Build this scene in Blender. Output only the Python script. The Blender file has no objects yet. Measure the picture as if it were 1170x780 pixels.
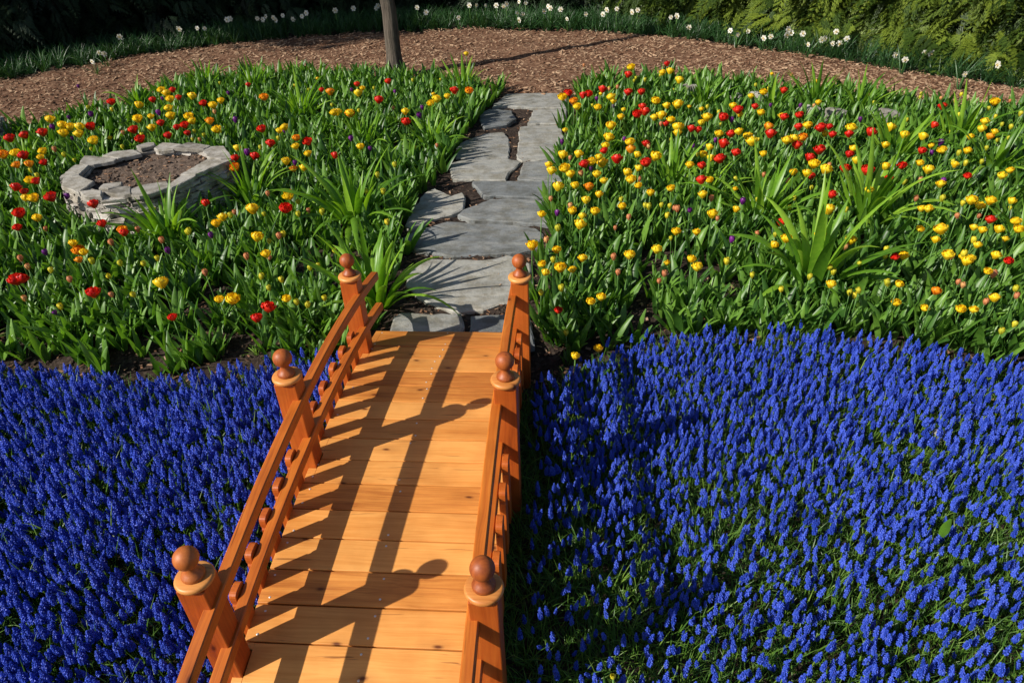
import bpy, bmesh, math, random
import numpy as np
from mathutils import Vector, Matrix

# ------------------------------------------------------------------ camera, sky, sun, exposure
S = bpy.context.scene
COL = S.collection
W0, H0 = 1170.0, 780.0
CAMP = np.array([0.66413512, -1.59076292, 2.17267401])
YAW, PITCH, ROLL, FPX = -0.08778925, 0.60739493, -0.03898906, 808.47759
Fv = np.array([math.sin(YAW)*math.cos(PITCH), math.cos(YAW)*math.cos(PITCH), -math.sin(PITCH)])
R0 = np.array([math.cos(YAW), -math.sin(YAW), 0.0]); U0 = np.cross(R0, Fv)
Rv = R0*math.cos(ROLL)+U0*math.sin(ROLL); Uv = -R0*math.sin(ROLL)+U0*math.cos(ROLL)
cd = bpy.data.cameras.new('camera'); cam = bpy.data.objects.new('camera', cd); COL.objects.link(cam)
cam.matrix_world = Matrix(((Rv[0], Uv[0], -Fv[0], CAMP[0]), (Rv[1], Uv[1], -Fv[1], CAMP[1]), (Rv[2], Uv[2], -Fv[2], CAMP[2]), (0, 0, 0, 1)))
cd.sensor_width = 36; cd.lens = 36*FPX/W0; cd.clip_start = 0.05; cd.clip_end = 2000
S.camera = cam

SUN_EL, SUN_T = math.radians(34.8), np.array([0.70, 0.42])
SUN_T = SUN_T/np.linalg.norm(SUN_T)
sd = Vector((SUN_T[0]*math.cos(SUN_EL), SUN_T[1]*math.cos(SUN_EL), -math.sin(SUN_EL)))
world = bpy.data.worlds.new('World'); S.world = world; world.use_nodes = True
wn = world.node_tree; bgn = wn.nodes['Background']
sky = wn.nodes.new('ShaderNodeTexSky'); sky.sky_type = 'NISHITA'; sky.sun_disc = False
sky.sun_elevation = SUN_EL; sky.sun_rotation = math.atan2(-sd.x, -sd.y)
wn.links.new(sky.outputs[0], bgn.inputs[0]); bgn.inputs[1].default_value = 0.07
sl = bpy.data.lights.new('sun', 'SUN'); sl.energy = 4.6; sl.angle = math.radians(0.5); sl.color = (1.0, 0.94, 0.85)
sun = bpy.data.objects.new('sun', sl); COL.objects.link(sun)
sun.rotation_euler = sd.to_track_quat('-Z', 'Y').to_euler()
S.view_settings.view_transform = 'Standard'; S.view_settings.look = 'None'
S.view_settings.gamma = 1; S.view_settings.exposure = 0.42

RND = random.Random(7); NR = np.random.default_rng(7)

def ray(u, v):
    d = Fv+Rv*(u-W0/2)/FPX-Uv*(v-H0/2)/FPX
    return d
def at_z(u, v, z):                                   # the world point seen at a photo pixel, on height z
    d = ray(u, v); return CAMP+(z-CAMP[2])/d[2]*d
def px(P):
    d = np.asarray(P)-CAMP; w = d@Fv
    return W0/2+FPX*(d@Rv)/w, H0/2-FPX*(d@Uv)/w, w
def sstep(a, b, t):
    t = np.clip((t-a)/(b-a), 0, 1); return t*t*(3-2*t)
def gz(x, y):                                        # terrain height
    x = np.asarray(x, float); y = np.asarray(y, float)
    z = -0.20-0.09*(1-sstep(1.45, 1.95, y))
    z = z+0.022*(1-sstep(0.35, 0.8, np.abs(x-0.1)))*sstep(1.5, 1.9, y)*(1-sstep(7, 8, y))
    z = z+0.012*np.sin(x*3.1+1)*np.cos(y*2.7)+0.008*np.sin(x*9+y*5)
    z = z+0.10*sstep(1.3, 2.2, -y)
    return z

# ------------------------------------------------------------------ mesh helpers
class Base:
    """vertices, faces, material index per face"""
    def __init__(s): s.V = []; s.F = []; s.M = []; s.G = []; s.R = []
    def add(s, V, F, m=0, G=None, r=0.0):
        o = len(s.V); V = [tuple(v) for v in V]; s.V += V
        s.F += [tuple(i+o for i in f) for f in F]; s.M += [m]*len(F) if isinstance(m, int) else list(m)
        s.G += [tuple(g) for g in (G if G is not None else V)]
        s.R += [r]*len(V) if not hasattr(r, '__len__') else list(r)
        return s
    def join(s, b, M=None, m=None):
        V = np.array(b.V)
        if M is not None: V = V@np.array(M)[:3, :3].T+np.array(M)[:3, 3]
        return s.add(V, b.F, b.M if m is None else m, b.G, b.R)

def mesh_from(name, V, loops, sizes, mats, M, gc=None, rnd=None, smooth=False):
    me = bpy.data.meshes.new(name)
    me.vertices.add(len(V)); me.vertices.foreach_set('co', np.asarray(V, np.float32).ravel())
    me.loops.add(len(loops)); me.loops.foreach_set('vertex_index', np.asarray(loops, np.int32))
    me.polygons.add(len(sizes)); st = np.concatenate([[0], np.cumsum(sizes)[:-1]]).astype(np.int32)
    me.polygons.foreach_set('loop_start', st)
    me.polygons.foreach_set('material_index', np.asarray(M, np.int32))
    me.polygons.foreach_set('use_smooth', np.full(len(sizes), bool(smooth)))
    for m in mats: me.materials.append(m)
    if gc is not None:
        a = me.attributes.new('gc', 'FLOAT_VECTOR', 'POINT'); a.data.foreach_set('vector', np.asarray(gc, np.float32).ravel())
    if rnd is not None:
        a = me.attributes.new('rnd', 'FLOAT', 'POINT'); a.data.foreach_set('value', np.asarray(rnd, np.float32).ravel())
    me.update(calc_edges=True); me.validate(); return me

def base_mesh(name, b, mats, smooth=False):
    loops = [i for f in b.F for i in f]; sizes = [len(f) for f in b.F]
    return mesh_from(name, np.array(b.V), loops, sizes, mats, b.M, b.G, b.R, smooth)

def link(name, me, parent=None, loc=None, rot=None, scale=None):
    o = bpy.data.objects.new(name, me); COL.objects.link(o); o.parent = parent
    if loc is not None: o.location = loc
    if rot is not None: o.rotation_euler = rot
    if scale is not None: o.scale = scale if hasattr(scale, '__len__') else (scale,)*3
    return o
def tag(o, label=None, cat=None, group=None, kind=None):
    for k, v in (('label', label), ('category', cat), ('group', group), ('kind', kind)):
        if v: o[k] = v
    return o
def empty(name, loc=(0, 0, 0), rot=(0, 0, 0)):
    o = link(name, None, None, loc, rot); o.empty_display_size = .05; return o

def bulk(name, bases, which, T, Mx, mats, smooth=False, parent=None):
    """bases scattered into ONE mesh: T (n,3) positions, Mx (n,3,3) matrices"""
    Vs, Ls, Ss, Ms, Rs = [], [], [], [], []; off = 0
    which = np.asarray(which)
    for k, b in enumerate(bases):
        idx = np.where(which == k)[0]; n = len(idx)
        if not n: continue
        V = np.array(b.V); nv = len(V)
        VV = np.einsum('nij,vj->nvi', Mx[idx], V)+T[idx][:, None, :]
        loops = np.array([i for f in b.F for i in f]); sizes = np.array([len(f) for f in b.F])
        Ls.append((loops[None]+(np.arange(n)*nv)[:, None]+off).ravel()); Ss.append(np.tile(sizes, n))
        Ms.append(np.tile(b.M, n)); Vs.append(VV.reshape(-1, 3))
        Rs.append((NR.random(n)[:, None]*.7+.3*np.array(b.R)[None]).ravel() if len(b.R) else np.zeros(n*nv)); off += n*nv
    me = mesh_from(name, np.concatenate(Vs), np.concatenate(Ls), np.concatenate(Ss), mats, np.concatenate(Ms), None, np.concatenate(Rs), smooth)
    return link(name, me, parent)

def rotm(az, tilt, taz, s):
    """spin az about z, then tilt towards azimuth taz, uniform or xyz scale"""
    az, tilt, taz = map(np.asarray, (az, tilt, taz)); n = len(az)
    def Rz(a):
        M = np.zeros((n, 3, 3)); M[:, 0, 0] = np.cos(a); M[:, 0, 1] = -np.sin(a); M[:, 1, 0] = np.sin(a); M[:, 1, 1] = np.cos(a); M[:, 2, 2] = 1; return M
    Ry = np.zeros((n, 3, 3)); Ry[:, 0, 0] = np.cos(tilt); Ry[:, 0, 2] = np.sin(tilt); Ry[:, 1, 1] = 1; Ry[:, 2, 0] = -np.sin(tilt); Ry[:, 2, 2] = np.cos(tilt)
    M = Rz(taz)@Ry@Rz(-taz)@Rz(az)
    s = np.asarray(s)
    return M*(s[:, None, None] if s.ndim == 1 else s[:, None, :])

_cb = {}
def cbox(sx, sy, sz, ch=0.003):
    k = (round(sx, 5), round(sy, 5), round(sz, 5), ch)
    if k not in _cb:
        bm = bmesh.new(); bmesh.ops.create_cube(bm, size=1)
        bmesh.ops.scale(bm, vec=(sx, sy, sz), verts=bm.verts)
        bmesh.ops.bevel(bm, geom=bm.edges[:], offset=ch, segments=2, profile=.5, affect='EDGES')
        bm.verts.ensure_lookup_table()
        _cb[k] = (np.array([v.co[:] for v in bm.verts]), [tuple(v.index for v in f.verts) for f in bm.faces]); bm.free()
    return _cb[k][0].copy(), _cb[k][1]

def lathe(prof, n=28):
    V, F = [], []
    for r, z in prof:
        for i in range(n):
            a = 2*math.pi*i/n; V.append((r*math.cos(a), r*math.sin(a), z))
    for j in range(len(prof)-1):
        for i in range(n): F.append((j*n+i, j*n+(i+1) % n, (j+1)*n+(i+1) % n, (j+1)*n+i))
    F.append(tuple(range(n))[::-1]); F.append(tuple((len(prof)-1)*n+i for i in range(n)))
    return V, F

def tube(b, pts, rad, n=6, m=0, r=0.0):
    pts = [np.array(p, float) for p in pts]; V, F = [], []
    for i, p in enumerate(pts):
        t = pts[min(i+1, len(pts)-1)]-pts[max(i-1, 0)]; t = t/np.linalg.norm(t)
        a = np.cross(t, (0, 0, 1) if abs(t[2]) < .9 else (1, 0, 0)); a /= np.linalg.norm(a); c = np.cross(t, a)
        rr = rad[i] if hasattr(rad, '__len__') else rad
        for k in range(n):
            q = 2*math.pi*k/n; V.append(p+rr*(math.cos(q)*a+math.sin(q)*c))
    for i in range(len(pts)-1):
        for k in range(n): F.append((i*n+k, i*n+(k+1) % n, (i+1)*n+(k+1) % n, (i+1)*n+k))
    F.append(tuple((len(pts)-1)*n+k for k in range(n)))
    b.add(V, F, m, None, r)

def blade(b, base, az, length, width, up0, up1, segs=6, fold=.25, m=0, prof='leaf', twist=0.0, r=None):
    """a leaf: bends from elevation up0 (rad) to up1 along its length; folded along the midrib"""
    p = np.array(base, float); V, F = [], []; ca, sa = math.cos(az), math.sin(az)
    for i in range(segs+1):
        t = i/segs; el = up0+(up1-up0)*t**1.3
        d = np.array([ca*math.cos(el), sa*math.cos(el), math.sin(el)])
        side = np.array([-sa, ca, 0.0]); nrm = np.cross(d, side)
        if twist: q = twist*t; side, nrm = side*math.cos(q)+nrm*math.sin(q), nrm*math.cos(q)-side*math.sin(q)
        if prof == 'leaf': w = width*(math.sin(math.pi*min(1, (t*.80+.16))**.9)+.04)
        else: w = width*(1-t**3.5)*(.7+.3*min(1, t*4))
        w = max(w, width*.03)
        V += [p+side*w*.5-nrm*fold*w*.5, p, p-side*w*.5-nrm*fold*w*.5]
        p = p+d*length/segs
    for i in range(segs):
        a = i*3; F += [(a, a+1, a+4, a+3), (a+1, a+2, a+5, a+4)]
    b.add(V, F, m, None, RND.random() if r is None else r)

# ------------------------------------------------------------------ materials
def mat(name):
    m = bpy.data.materials.new(name); m.use_nodes = True; nt = m.node_tree
    return m, nt, nt.nodes['Principled BSDF'], nt.links.new
def nd(nt, t, **k):
    n = nt.nodes.new('ShaderNode'+t)
    for a, v in k.items():
        if a in n.inputs: n.inputs[a].default_value = v
        else: setattr(n, a, v)
    return n
def ramp(nt, cols, src=None, L=None):
    r = nt.nodes.new('ShaderNodeValToRGB'); e = r.color_ramp.elements
    while len(e) < len(cols): e.new(.5)
    for k, (p, c) in enumerate(cols): e[k].position = p; e[k].color = (*c, 1) if len(c) == 3 else c
    if src is not None: L(src, r.inputs[0])
    return r
def leafmat(name, c0, c1, c2, rough=.42, trans=.28, tcol=None, spec=.4, mixobj=True):
    m, nt, P, L = mat(name)
    at = nd(nt, 'Attribute', attribute_name='rnd'); oi = nd(nt, 'ObjectInfo')
    ad = nd(nt, 'Math', operation='ADD'); L(at.outputs['Fac'], ad.inputs[0]); L(oi.outputs['Random'], ad.inputs[1])
    fr = nd(nt, 'Math', operation='FRACT'); L(ad.outputs[0], fr.inputs[0])
    no = nd(nt, 'TexNoise', Scale=38.0, Detail=2.0); geo = nd(nt, 'NewGeometry'); L(geo.outputs['Position'], no.inputs['Vector'])
    mx = nd(nt, 'Math', operation='MULTIPLY_ADD'); mx.inputs[1].default_value = .45; L(no.outputs[0], mx.inputs[0]); 
    sc = nd(nt, 'Math', operation='MULTIPLY'); sc.inputs[1].default_value = .75; L(fr.outputs[0], sc.inputs[0]); L(sc.outputs[0], mx.inputs[2])
    r = ramp(nt, [(0.1, c0), (.55, c1), (1.0, c2)], mx.outputs[0], L)
    L(r.outputs[0], P.inputs['Base Color']); P.inputs['Roughness'].default_value = rough; P.inputs['Specular IOR Level'].default_value = spec
    if trans:
        tr = nd(nt, 'BsdfTranslucent'); mixc = nd(nt, 'MixRGB', blend_type='MULTIPLY'); mixc.inputs[0].default_value = 1
        L(r.outputs[0], mixc.inputs[1]); mixc.inputs[2].default_value = (*(tcol or (1.6, 1.7, .6)), 1); L(mixc.outputs[0], tr.inputs[0])
        ms = nd(nt, 'MixShader'); ms.inputs[0].default_value = trans
        L(P.outputs[0], ms.inputs[1]); L(tr.outputs[0], ms.inputs[2]); L(ms.outputs[0], nt.nodes['Material Output'].inputs[0])
    return m
def woodmat(name, dark, mid, light, rough=.42, bs=.25):
    m, nt, P, L = mat(name)
    g = nd(nt, 'Attribute', attribute_name='gc'); rr = nd(nt, 'Attribute', attribute_name='rnd')
    cx = nd(nt, 'CombineXYZ'); ml = nd(nt, 'Math', operation='MULTIPLY'); ml.inputs[1].default_value = 37.0
    L(rr.outputs['Fac'], ml.inputs[0]); L(ml.outputs[0], cx.inputs[0]); L(ml.outputs[0], cx.inputs[1])
    va = nd(nt, 'VectorMath', operation='ADD'); L(g.outputs['Vector'], va.inputs[0]); L(cx.outputs[0], va.inputs[1])
    w1 = nd(nt, 'TexNoise', Scale=1.0, Detail=2.0, Roughness=.5); mp0 = nd(nt, 'Mapping'); mp0.inputs['Scale'].default_value = (2.2, 9, 9); L(va.outputs[0], mp0.inputs[0]); L(mp0.outputs[0], w1.inputs['Vector'])
    dm = nd(nt, 'MixRGB', blend_type='ADD'); dm.inputs[0].default_value = .05; L(va.outputs[0], dm.inputs[1]); L(w1.outputs['Color'], dm.inputs[2])
    mp = nd(nt, 'Mapping'); mp.inputs['Scale'].default_value = (3.0, 120, 120); L(dm.outputs[0], mp.inputs[0])
    n1 = nd(nt, 'TexNoise', Scale=1.0, Detail=5.0, Roughness=.6); L(mp.outputs[0], n1.inputs['Vector'])
    mp3 = nd(nt, 'Mapping'); mp3.inputs['Scale'].default_value = (1.2, 20, 20); L(dm.outputs[0], mp3.inputs[0])
    n3 = nd(nt, 'TexNoise', Scale=1.0, Detail=2.0); L(mp3.outputs[0], n3.inputs['Vector'])
    av = nd(nt, 'Math', operation='MULTIPLY_ADD'); av.inputs[1].default_value = .48; L(n1.outputs[0], av.inputs[0])
    h3 = nd(nt, 'Math', operation='MULTIPLY_ADD'); h3.inputs[1].default_value = .34; L(n3.outputs[0], h3.inputs[0]); L(h3.outputs[0], av.inputs[2])
    r2 = nd(nt, 'Math', operation='MULTIPLY'); r2.inputs[1].default_value = .27; L(rr.outputs['Fac'], r2.inputs[0]); L(r2.outputs[0], h3.inputs[2])
    r = ramp(nt, [(.34, dark), (.5, mid), (.70, light)], av.outputs[0], L)
    # knots
    mpk = nd(nt, 'Mapping'); mpk.inputs['Scale'].default_value = (1.9, 4.2, 0); L(dm.outputs[0], mpk.inputs[0])
    vo = nd(nt, 'TexVoronoi', voronoi_dimensions='2D'); vo.inputs['Scale'].default_value = 1.0; L(mpk.outputs[0], vo.inputs['Vector'])
    kr = ramp(nt, [(.014, (1, 1, 1)), (.026, (.6, .6, .6)), (.045, (.2, .2, .2)), (.16, (0, 0, 0))], vo.outputs['Distance'], L)
    km = nd(nt, 'MixRGB', blend_type='MIX'); L(kr.outputs[0], km.inputs[0]); L(r.outputs[0], km.inputs[1]); km.inputs[2].default_value = (dark[0]*.35, dark[1]*.3, dark[2]*.3, 1)
    sc = nd(nt, 'TexNoise', Scale=5.0, Detail=4.0); L(g.outputs['Vector'], sc.inputs['Vector'])
    st = nd(nt, 'MixRGB', blend_type='MULTIPLY'); sr = ramp(nt, [(.35, (.78, .74, .7)), (.6, (1, 1, 1))], sc.outputs[0], L)
    st.inputs[0].default_value = .8; L(km.outputs[0], st.inputs[1]); L(sr.outputs[0], st.inputs[2])
    L(st.outputs[0], P.inputs['Base Color']); P.inputs['Roughness'].default_value = rough; P.inputs['Specular IOR Level'].default_value = .45
    mp5 = nd(nt, 'Mapping'); mp5.inputs['Scale'].default_value = (2.2, 70, 70); mp5.inputs['Location'].default_value = (3, 5, 1); L(dm.outputs[0], mp5.inputs[0])
    n5 = nd(nt, 'TexNoise', Scale=1.0, Detail=3.0, Roughness=.5); L(mp5.outputs[0], n5.inputs['Vector'])
    c5_ = ramp(nt, [(.285, (.38, .32, .28)), (.32, (1, 1, 1))], n5.outputs[0], L); x5 = nd(nt, 'MixRGB', blend_type='MULTIPLY'); x5.inputs[0].default_value = .8
    L(st.outputs[0], x5.inputs[1]); L(c5_.outputs[0], x5.inputs[2]); L(x5.outputs[0], P.inputs['Base Color'])
    rg = nd(nt, 'MapRange'); rg.inputs[3].default_value = rough-.08; rg.inputs[4].default_value = rough+.25; L(sc.outputs[0], rg.inputs[0]); L(rg.outputs[0], P.inputs['Roughness'])
    bu = nd(nt, 'Bump', Strength=bs, Distance=.002); L(n1.outputs[0], bu.inputs['Height']); L(bu.outputs[0], P.inputs['Normal'])
    return m
def rockmat(name, c0, c1, c2, scale=(5, 16, 5), bump=.6, rough=.8, per=.3, stain=(.5, .47, .4)):
    m, nt, P, L = mat(name)
    geo = nd(nt, 'NewGeometry'); oi = nd(nt, 'ObjectInfo'); at = nd(nt, 'Attribute', attribute_name='rnd')
    ad = nd(nt, 'VectorMath', operation='ADD'); L(geo.outputs['Position'], ad.inputs[0])
    cx = nd(nt, 'CombineXYZ'); m1 = nd(nt, 'Math', operation='ADD'); L(oi.outputs['Random'], m1.inputs[0]); L(at.outputs['Fac'], m1.inputs[1])
    m9 = nd(nt, 'Math', operation='MULTIPLY'); m9.inputs[1].default_value = 13; L(m1.outputs[0], m9.inputs[0]); L(m9.outputs[0], cx.inputs[0]); L(m9.outputs[0], cx.inputs[2]); L(cx.outputs[0], ad.inputs[1])
    mp = nd(nt, 'Mapping'); mp.inputs['Scale'].default_value = scale; mp.inputs['Rotation'].default_value = (0, 0, .5); L(ad.outputs[0], mp.inputs[0])
    n1 = nd(nt, 'TexNoise', Scale=1.0, Detail=8.0, Roughness=.65, Distortion=.5); L(mp.outputs[0], n1.inputs['Vector'])
    n2 = nd(nt, 'TexNoise', Scale=70.0, Detail=4.0, Roughness=.7); L(geo.outputs['Position'], n2.inputs['Vector'])
    fr = nd(nt, 'Math', operation='FRACT'); L(m1.outputs[0], fr.inputs[0])
    a = nd(nt, 'Math', operation='MULTIPLY_ADD'); a.inputs[1].default_value = per; L(fr.outputs[0], a.inputs[0])
    b = nd(nt, 'Math', operation='MULTIPLY_ADD'); b.inputs[1].default_value = .7; L(n1.outputs[0], b.inputs[0]); L(b.outputs[0], a.inputs[2])
    c = nd(nt, 'Math', operation='MULTIPLY'); c.inputs[1].default_value = .25; L(n2.outputs[0], c.inputs[0]); L(c.outputs[0], b.inputs[2])
    r = ramp(nt, [(.32, c0), (.6, c1), (.95, c2)], a.outputs[0], L)
    n4 = nd(nt, 'TexNoise', Scale=9.0, Detail=7.0, Roughness=.7); L(geo.outputs['Position'], n4.inputs['Vector'])
    s4 = ramp(nt, [(.38, stain), (.56, (1, 1, 1))], n4.outputs[0], L); x4 = nd(nt, 'MixRGB', blend_type='MULTIPLY'); x4.inputs[0].default_value = .85
    L(r.outputs[0], x4.inputs[1]); L(s4.outputs[0], x4.inputs[2]); L(x4.outputs[0], P.inputs['Base Color'])
    P.inputs['Roughness'].default_value = rough; P.inputs['Specular IOR Level'].default_value = .3
    bu = nd(nt, 'Bump', Strength=bump, Distance=.016); L(b.outputs[0], bu.inputs['Height']); L(bu.outputs[0], P.inputs['Normal'])
    return m
def groundmat(name, cols, sc=30, vs=(1, 1, 1), bump=.9):
    m, nt, P, L = mat(name); geo = nd(nt, 'NewGeometry')
    mp = nd(nt, 'Mapping'); mp.inputs['Scale'].default_value = vs; L(geo.outputs['Position'], mp.inputs[0])
    vo = nd(nt, 'TexVoronoi', Scale=sc, Randomness=1.0); L(mp.outputs[0], vo.inputs['Vector'])
    n = nd(nt, 'TexNoise', Scale=sc*.8, Detail=8.0, Roughness=.75); L(mp.outputs[0], n.inputs['Vector'])
    nb = nd(nt, 'TexNoise', Scale=1.3, Detail=3.0); L(mp.outputs[0], nb.inputs['Vector'])
    a = nd(nt, 'Math', operation='MULTIPLY_ADD'); a.inputs[1].default_value = .35; bw = nd(nt, 'RGBToBW'); L(vo.outputs['Color'], bw.inputs[0]); L(bw.outputs[0], a.inputs[0])
    b = nd(nt, 'Math', operation='MULTIPLY_ADD'); b.inputs[1].default_value = .5; L(n.outputs[0], b.inputs[0]); L(b.outputs[0], a.inputs[2])
    c = nd(nt, 'Math', operation='MULTIPLY'); c.inputs[1].default_value = .3; L(nb.outputs[0], c.inputs[0]); L(c.outputs[0], b.inputs[2])
    r = ramp(nt, cols, a.outputs[0], L); L(r.outputs[0], P.inputs['Base Color']); P.inputs['Roughness'].default_value = .9; P.inputs['Specular IOR Level'].default_value = .2
    bu = nd(nt, 'Bump', Strength=bump, Distance=.02); L(a.outputs[0], bu.inputs['Height']); L(bu.outputs[0], P.inputs['Normal'])
    return m

M_DECK = woodmat('deck_wood', (.44, .135, .022), (.68, .265, .050), (.82, .38, .095), bs=.12)
M_RAIL = woodmat('rail_wood', (.32, .070, .007), (.50, .125, .011), (.64, .20, .024), .38)
M_POST = woodmat('post_wood', (.26, .045, .006), (.42, .082, .009), (.54, .13, .016), .38)
M_BALL = woodmat('finial_wood', (.22, .045, .009), (.37, .088, .015), (.50, .15, .03), .42)
M_CAP = woodmat('cap_wood', (.42, .13, .025), (.58, .22, .05), (.70, .31, .085), .32)
M_SCREW, nt_, P_, L_ = mat('screw_metal'); P_.inputs['Base Color'].default_value = (.75, .73, .68, 1); P_.inputs['Metallic'].default_value = .6; P_.inputs['Roughness'].default_value = .4
M_SOIL = groundmat('soil', [(.3, (.012, .008, .006)), (.55, (.035, .023, .017)), (.85, (.10, .075, .055))], 55, bump=1.0)
M_MULCH = groundmat('mulch', [(.3, (.05, .023, .013)), (.55, (.145, .072, .04)), (.85, (.32, .2, .125))], 30, (1, 1.6, 1))
M_CHIP = leafmat('wood_chip', (.07, .032, .018), (.22, .115, .065), (.48, .33, .21), .8, 0, spec=.15)
M_SLATE = rockmat('slate', (.08, .092, .098), (.195, .205, .205), (.40, .385, .335), (4, 13, 5), 1.0, per=.42, stain=(.62, .58, .5))
M_WALLST = rockmat('dry_stone', (.15, .13, .11), (.40, .37, .33), (.66, .62, .57), (7, 7, 22), 1.0, per=.4)
M_CAPST = rockmat('cap_stone', (.16, .15, .135), (.33, .31, .275), (.50, .47, .41), (6, 10, 6), .8)
M_LEAF = leafmat('tulip_leaf', (.024, .074, .013), (.060, .155, .020), (.16, .31, .042), .40, .28)
M_STEM = leafmat('tulip_stem', (.06, .14, .03), (.09, .2, .04), (.13, .26, .06), .45, .1)
M_LILY = leafmat('daylily_leaf', (.05, .14, .012), (.13, .28, .02), (.27, .45, .04), .38, .35)
M_MLEAF = leafmat('hyacinth_leaf', (.025, .07, .012), (.07, .17, .022), (.24, .38, .06), .4, .25)
M_MUSC = leafmat('hyacinth_flower', (.013, .032, .25), (.025, .063, .46), (.085, .15, .72), .5, .15, (1, 1, 1.2), .25)
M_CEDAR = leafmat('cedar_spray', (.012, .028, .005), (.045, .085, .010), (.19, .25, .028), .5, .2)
M_SHADE_TONED = leafmat('shade_toned_spray', (.006, .014, .006), (.012, .028, .009), (.025, .05, .014), .6, .1)  # darker conifer foliage: the deep shade at the back is put into the colour
M_TREE = leafmat('tree_leaf', (.02, .06, .01), (.045, .11, .02), (.09, .18, .03), .45, .25)
M_DLEAF = leafmat('daffodil_leaf', (.014, .045, .014), (.03, .09, .025), (.06, .15, .035), .4, .2)
M_WHITE = leafmat('daffodil_petal', (.72, .68, .52), (.82, .8, .68), (.85, .85, .8), .5, .25, (1, 1, .9))
M_CUP = leafmat('daffodil_cup', (.7, .5, .2), (.75, .58, .25), (.8, .65, .35), .5, .2, (1, 1, .6))
PET = dict(
    Y=leafmat('yellow_petal', (.84, .50, .008), (.87, .62, .012), (.88, .70, .03), .4, .25, (1.1, 1, .5)),
    R=leafmat('red_petal', (.48, .008, .006), (.66, .016, .008), (.75, .04, .012), .4, .2, (1.2, .8, .6)),
    O=leafmat('orange_petal', (.78, .2, .008), (.82, .3, .01), (.85, .42, .015), .4, .22, (1.1, .9, .6)),
    P=leafmat('purple_petal', (.08, .008, .10), (.14, .014, .18), (.2, .025, .24), .4, .15, (1.2, .8, 1.2)),
    B=leafmat('yellow_green_petal', (.42, .42, .03), (.6, .55, .03), (.75, .62, .04), .45, .2, (1, 1, .5)),
    K=leafmat('peach_petal', (.52, .18, .09), (.62, .25, .10), (.68, .38, .14), .45, .2, (1.1, .9, .8)))

def barkmat():
    m, nt, P, L = mat('bark'); geo = nd(nt, 'NewGeometry'); mp = nd(nt, 'Mapping'); mp.inputs['Scale'].default_value = (22, 22, 2.2); L(geo.outputs['Position'], mp.inputs[0])
    n = nd(nt, 'TexNoise', Scale=1.0, Detail=7.0, Roughness=.7, Distortion=.8); L(mp.outputs[0], n.inputs['Vector'])
    r = ramp(nt, [(.35, (.03, .022, .016)), (.55, (.10, .08, .06)), (.75, (.2, .165, .13))], n.outputs[0], L)
    L(r.outputs[0], P.inputs['Base Color']); P.inputs['Roughness'].default_value = .9
    bu = nd(nt, 'Bump', Strength=1.0, Distance=.03); L(n.outputs[0], bu.inputs['Height']); L(bu.outputs[0], P.inputs['Normal']); return m
M_BARK = barkmat()

# ------------------------------------------------------------------ the ground
def axis(lo, hi, near_lo, near_hi, step):
    a = list(np.arange(near_lo, near_hi+1e-6, step)); s = step; v = near_hi
    while v < hi: s *= 1.5; v += s; a.append(v)
    s = step; v = near_lo
    while v > lo: s *= 1.5; v -= s; a.insert(0, v)
    return np.array(a)
def sheet(name, xs, ys, zf, m):
    X, Y = np.meshgrid(xs, ys); Z = zf(X, Y); nx, ny = len(xs), len(ys)
    I = np.arange(nx*ny).reshape(ny, nx)
    Q = np.stack([I[:-1, :-1], I[:-1, 1:], I[1:, 1:], I[1:, :-1]], -1).reshape(-1, 4)
    me = mesh_from(name, np.stack([X, Y, Z], -1).reshape(-1, 3), Q.ravel(), np.full(len(Q), 4), [m], np.zeros(len(Q)), smooth=True)
    return link(name, me)
def soil_z(X, Y):
    near = (np.abs(X) < 8) & (Y < 16)
    rough = .010*np.sin(X*31+np.sin(Y*23)*2)*np.sin(Y*37+X*11)+.007*np.sin(X*71+3)*np.sin(Y*63)
    return gz(X, Y)+np.where(near, rough, 0)
tag(sheet('ground', axis(-300, 300, -7, 7.5, .06), axis(-60, 400, -1.5, 9, .06), soil_z, M_SOIL), kind='structure')

# mulch walk: band between the back of the beds and the daffodil border
NEAR = [(-420, 235), (-150, 190), (0, 160), (80, 145), (160, 125), (250, 100), (350, 98), (450, 100), (560, 112), (600, 112), (650, 112), (700, 100), (760, 100), (850, 105), (950, 118), (1050, 128), (1170, 140), (1400, 175), (1700, 230)]
FAR = [(-420, 140), (-150, 112), (0, 94), (80, 78), (160, 64), (250, 52), (350, 42), (450, 37), (530, 34), (600, 34), (680, 37), (760, 43), (850, 54), (950, 68), (1050, 84), (1170, 104), (1400, 150), (1700, 205)]
def lineW(L): return np.array([at_z(u, v, -.2)[:2] for u, v in L])
nearW, farW = lineW(NEAR), lineW(FAR)
def resamp(P, n):
    d = np.concatenate([[0], np.cumsum(np.linalg.norm(np.diff(P, axis=0), axis=1))]); t = np.linspace(0, d[-1], n)
    return np.stack([np.interp(t, d, P[:, k]) for k in (0, 1)], -1)
def mulch_sheet():
    n, m = 160, 26; A, B = resamp(nearW, n), resamp(farW, n); V = []
    for j in range(m):
        t = j/(m-1); P = A*(1-t)+B*t
        if j in (0, m-1): P = P+NR.normal(0, .04, P.shape)
        z = gz(P[:, 0], P[:, 1])+.022*(1 if 0 < j < m-1 else -1)+NR.normal(0, .005, n)
        V.append(np.column_stack([P, z]))
    I = np.arange(n*m).reshape(m, n); Q = np.stack([I[:-1, :-1], I[:-1, 1:], I[1:, 1:], I[1:, :-1]], -1).reshape(-1, 4)
    return link('mulch_path', mesh_from('mulch_path', np.concatenate(V), Q.ravel(), np.full(len(Q), 4), [M_MULCH], np.zeros(len(Q)), smooth=True)), A, B
mo, mA, mB = mulch_sheet(); tag(mo, kind='structure')
chips = []
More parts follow.
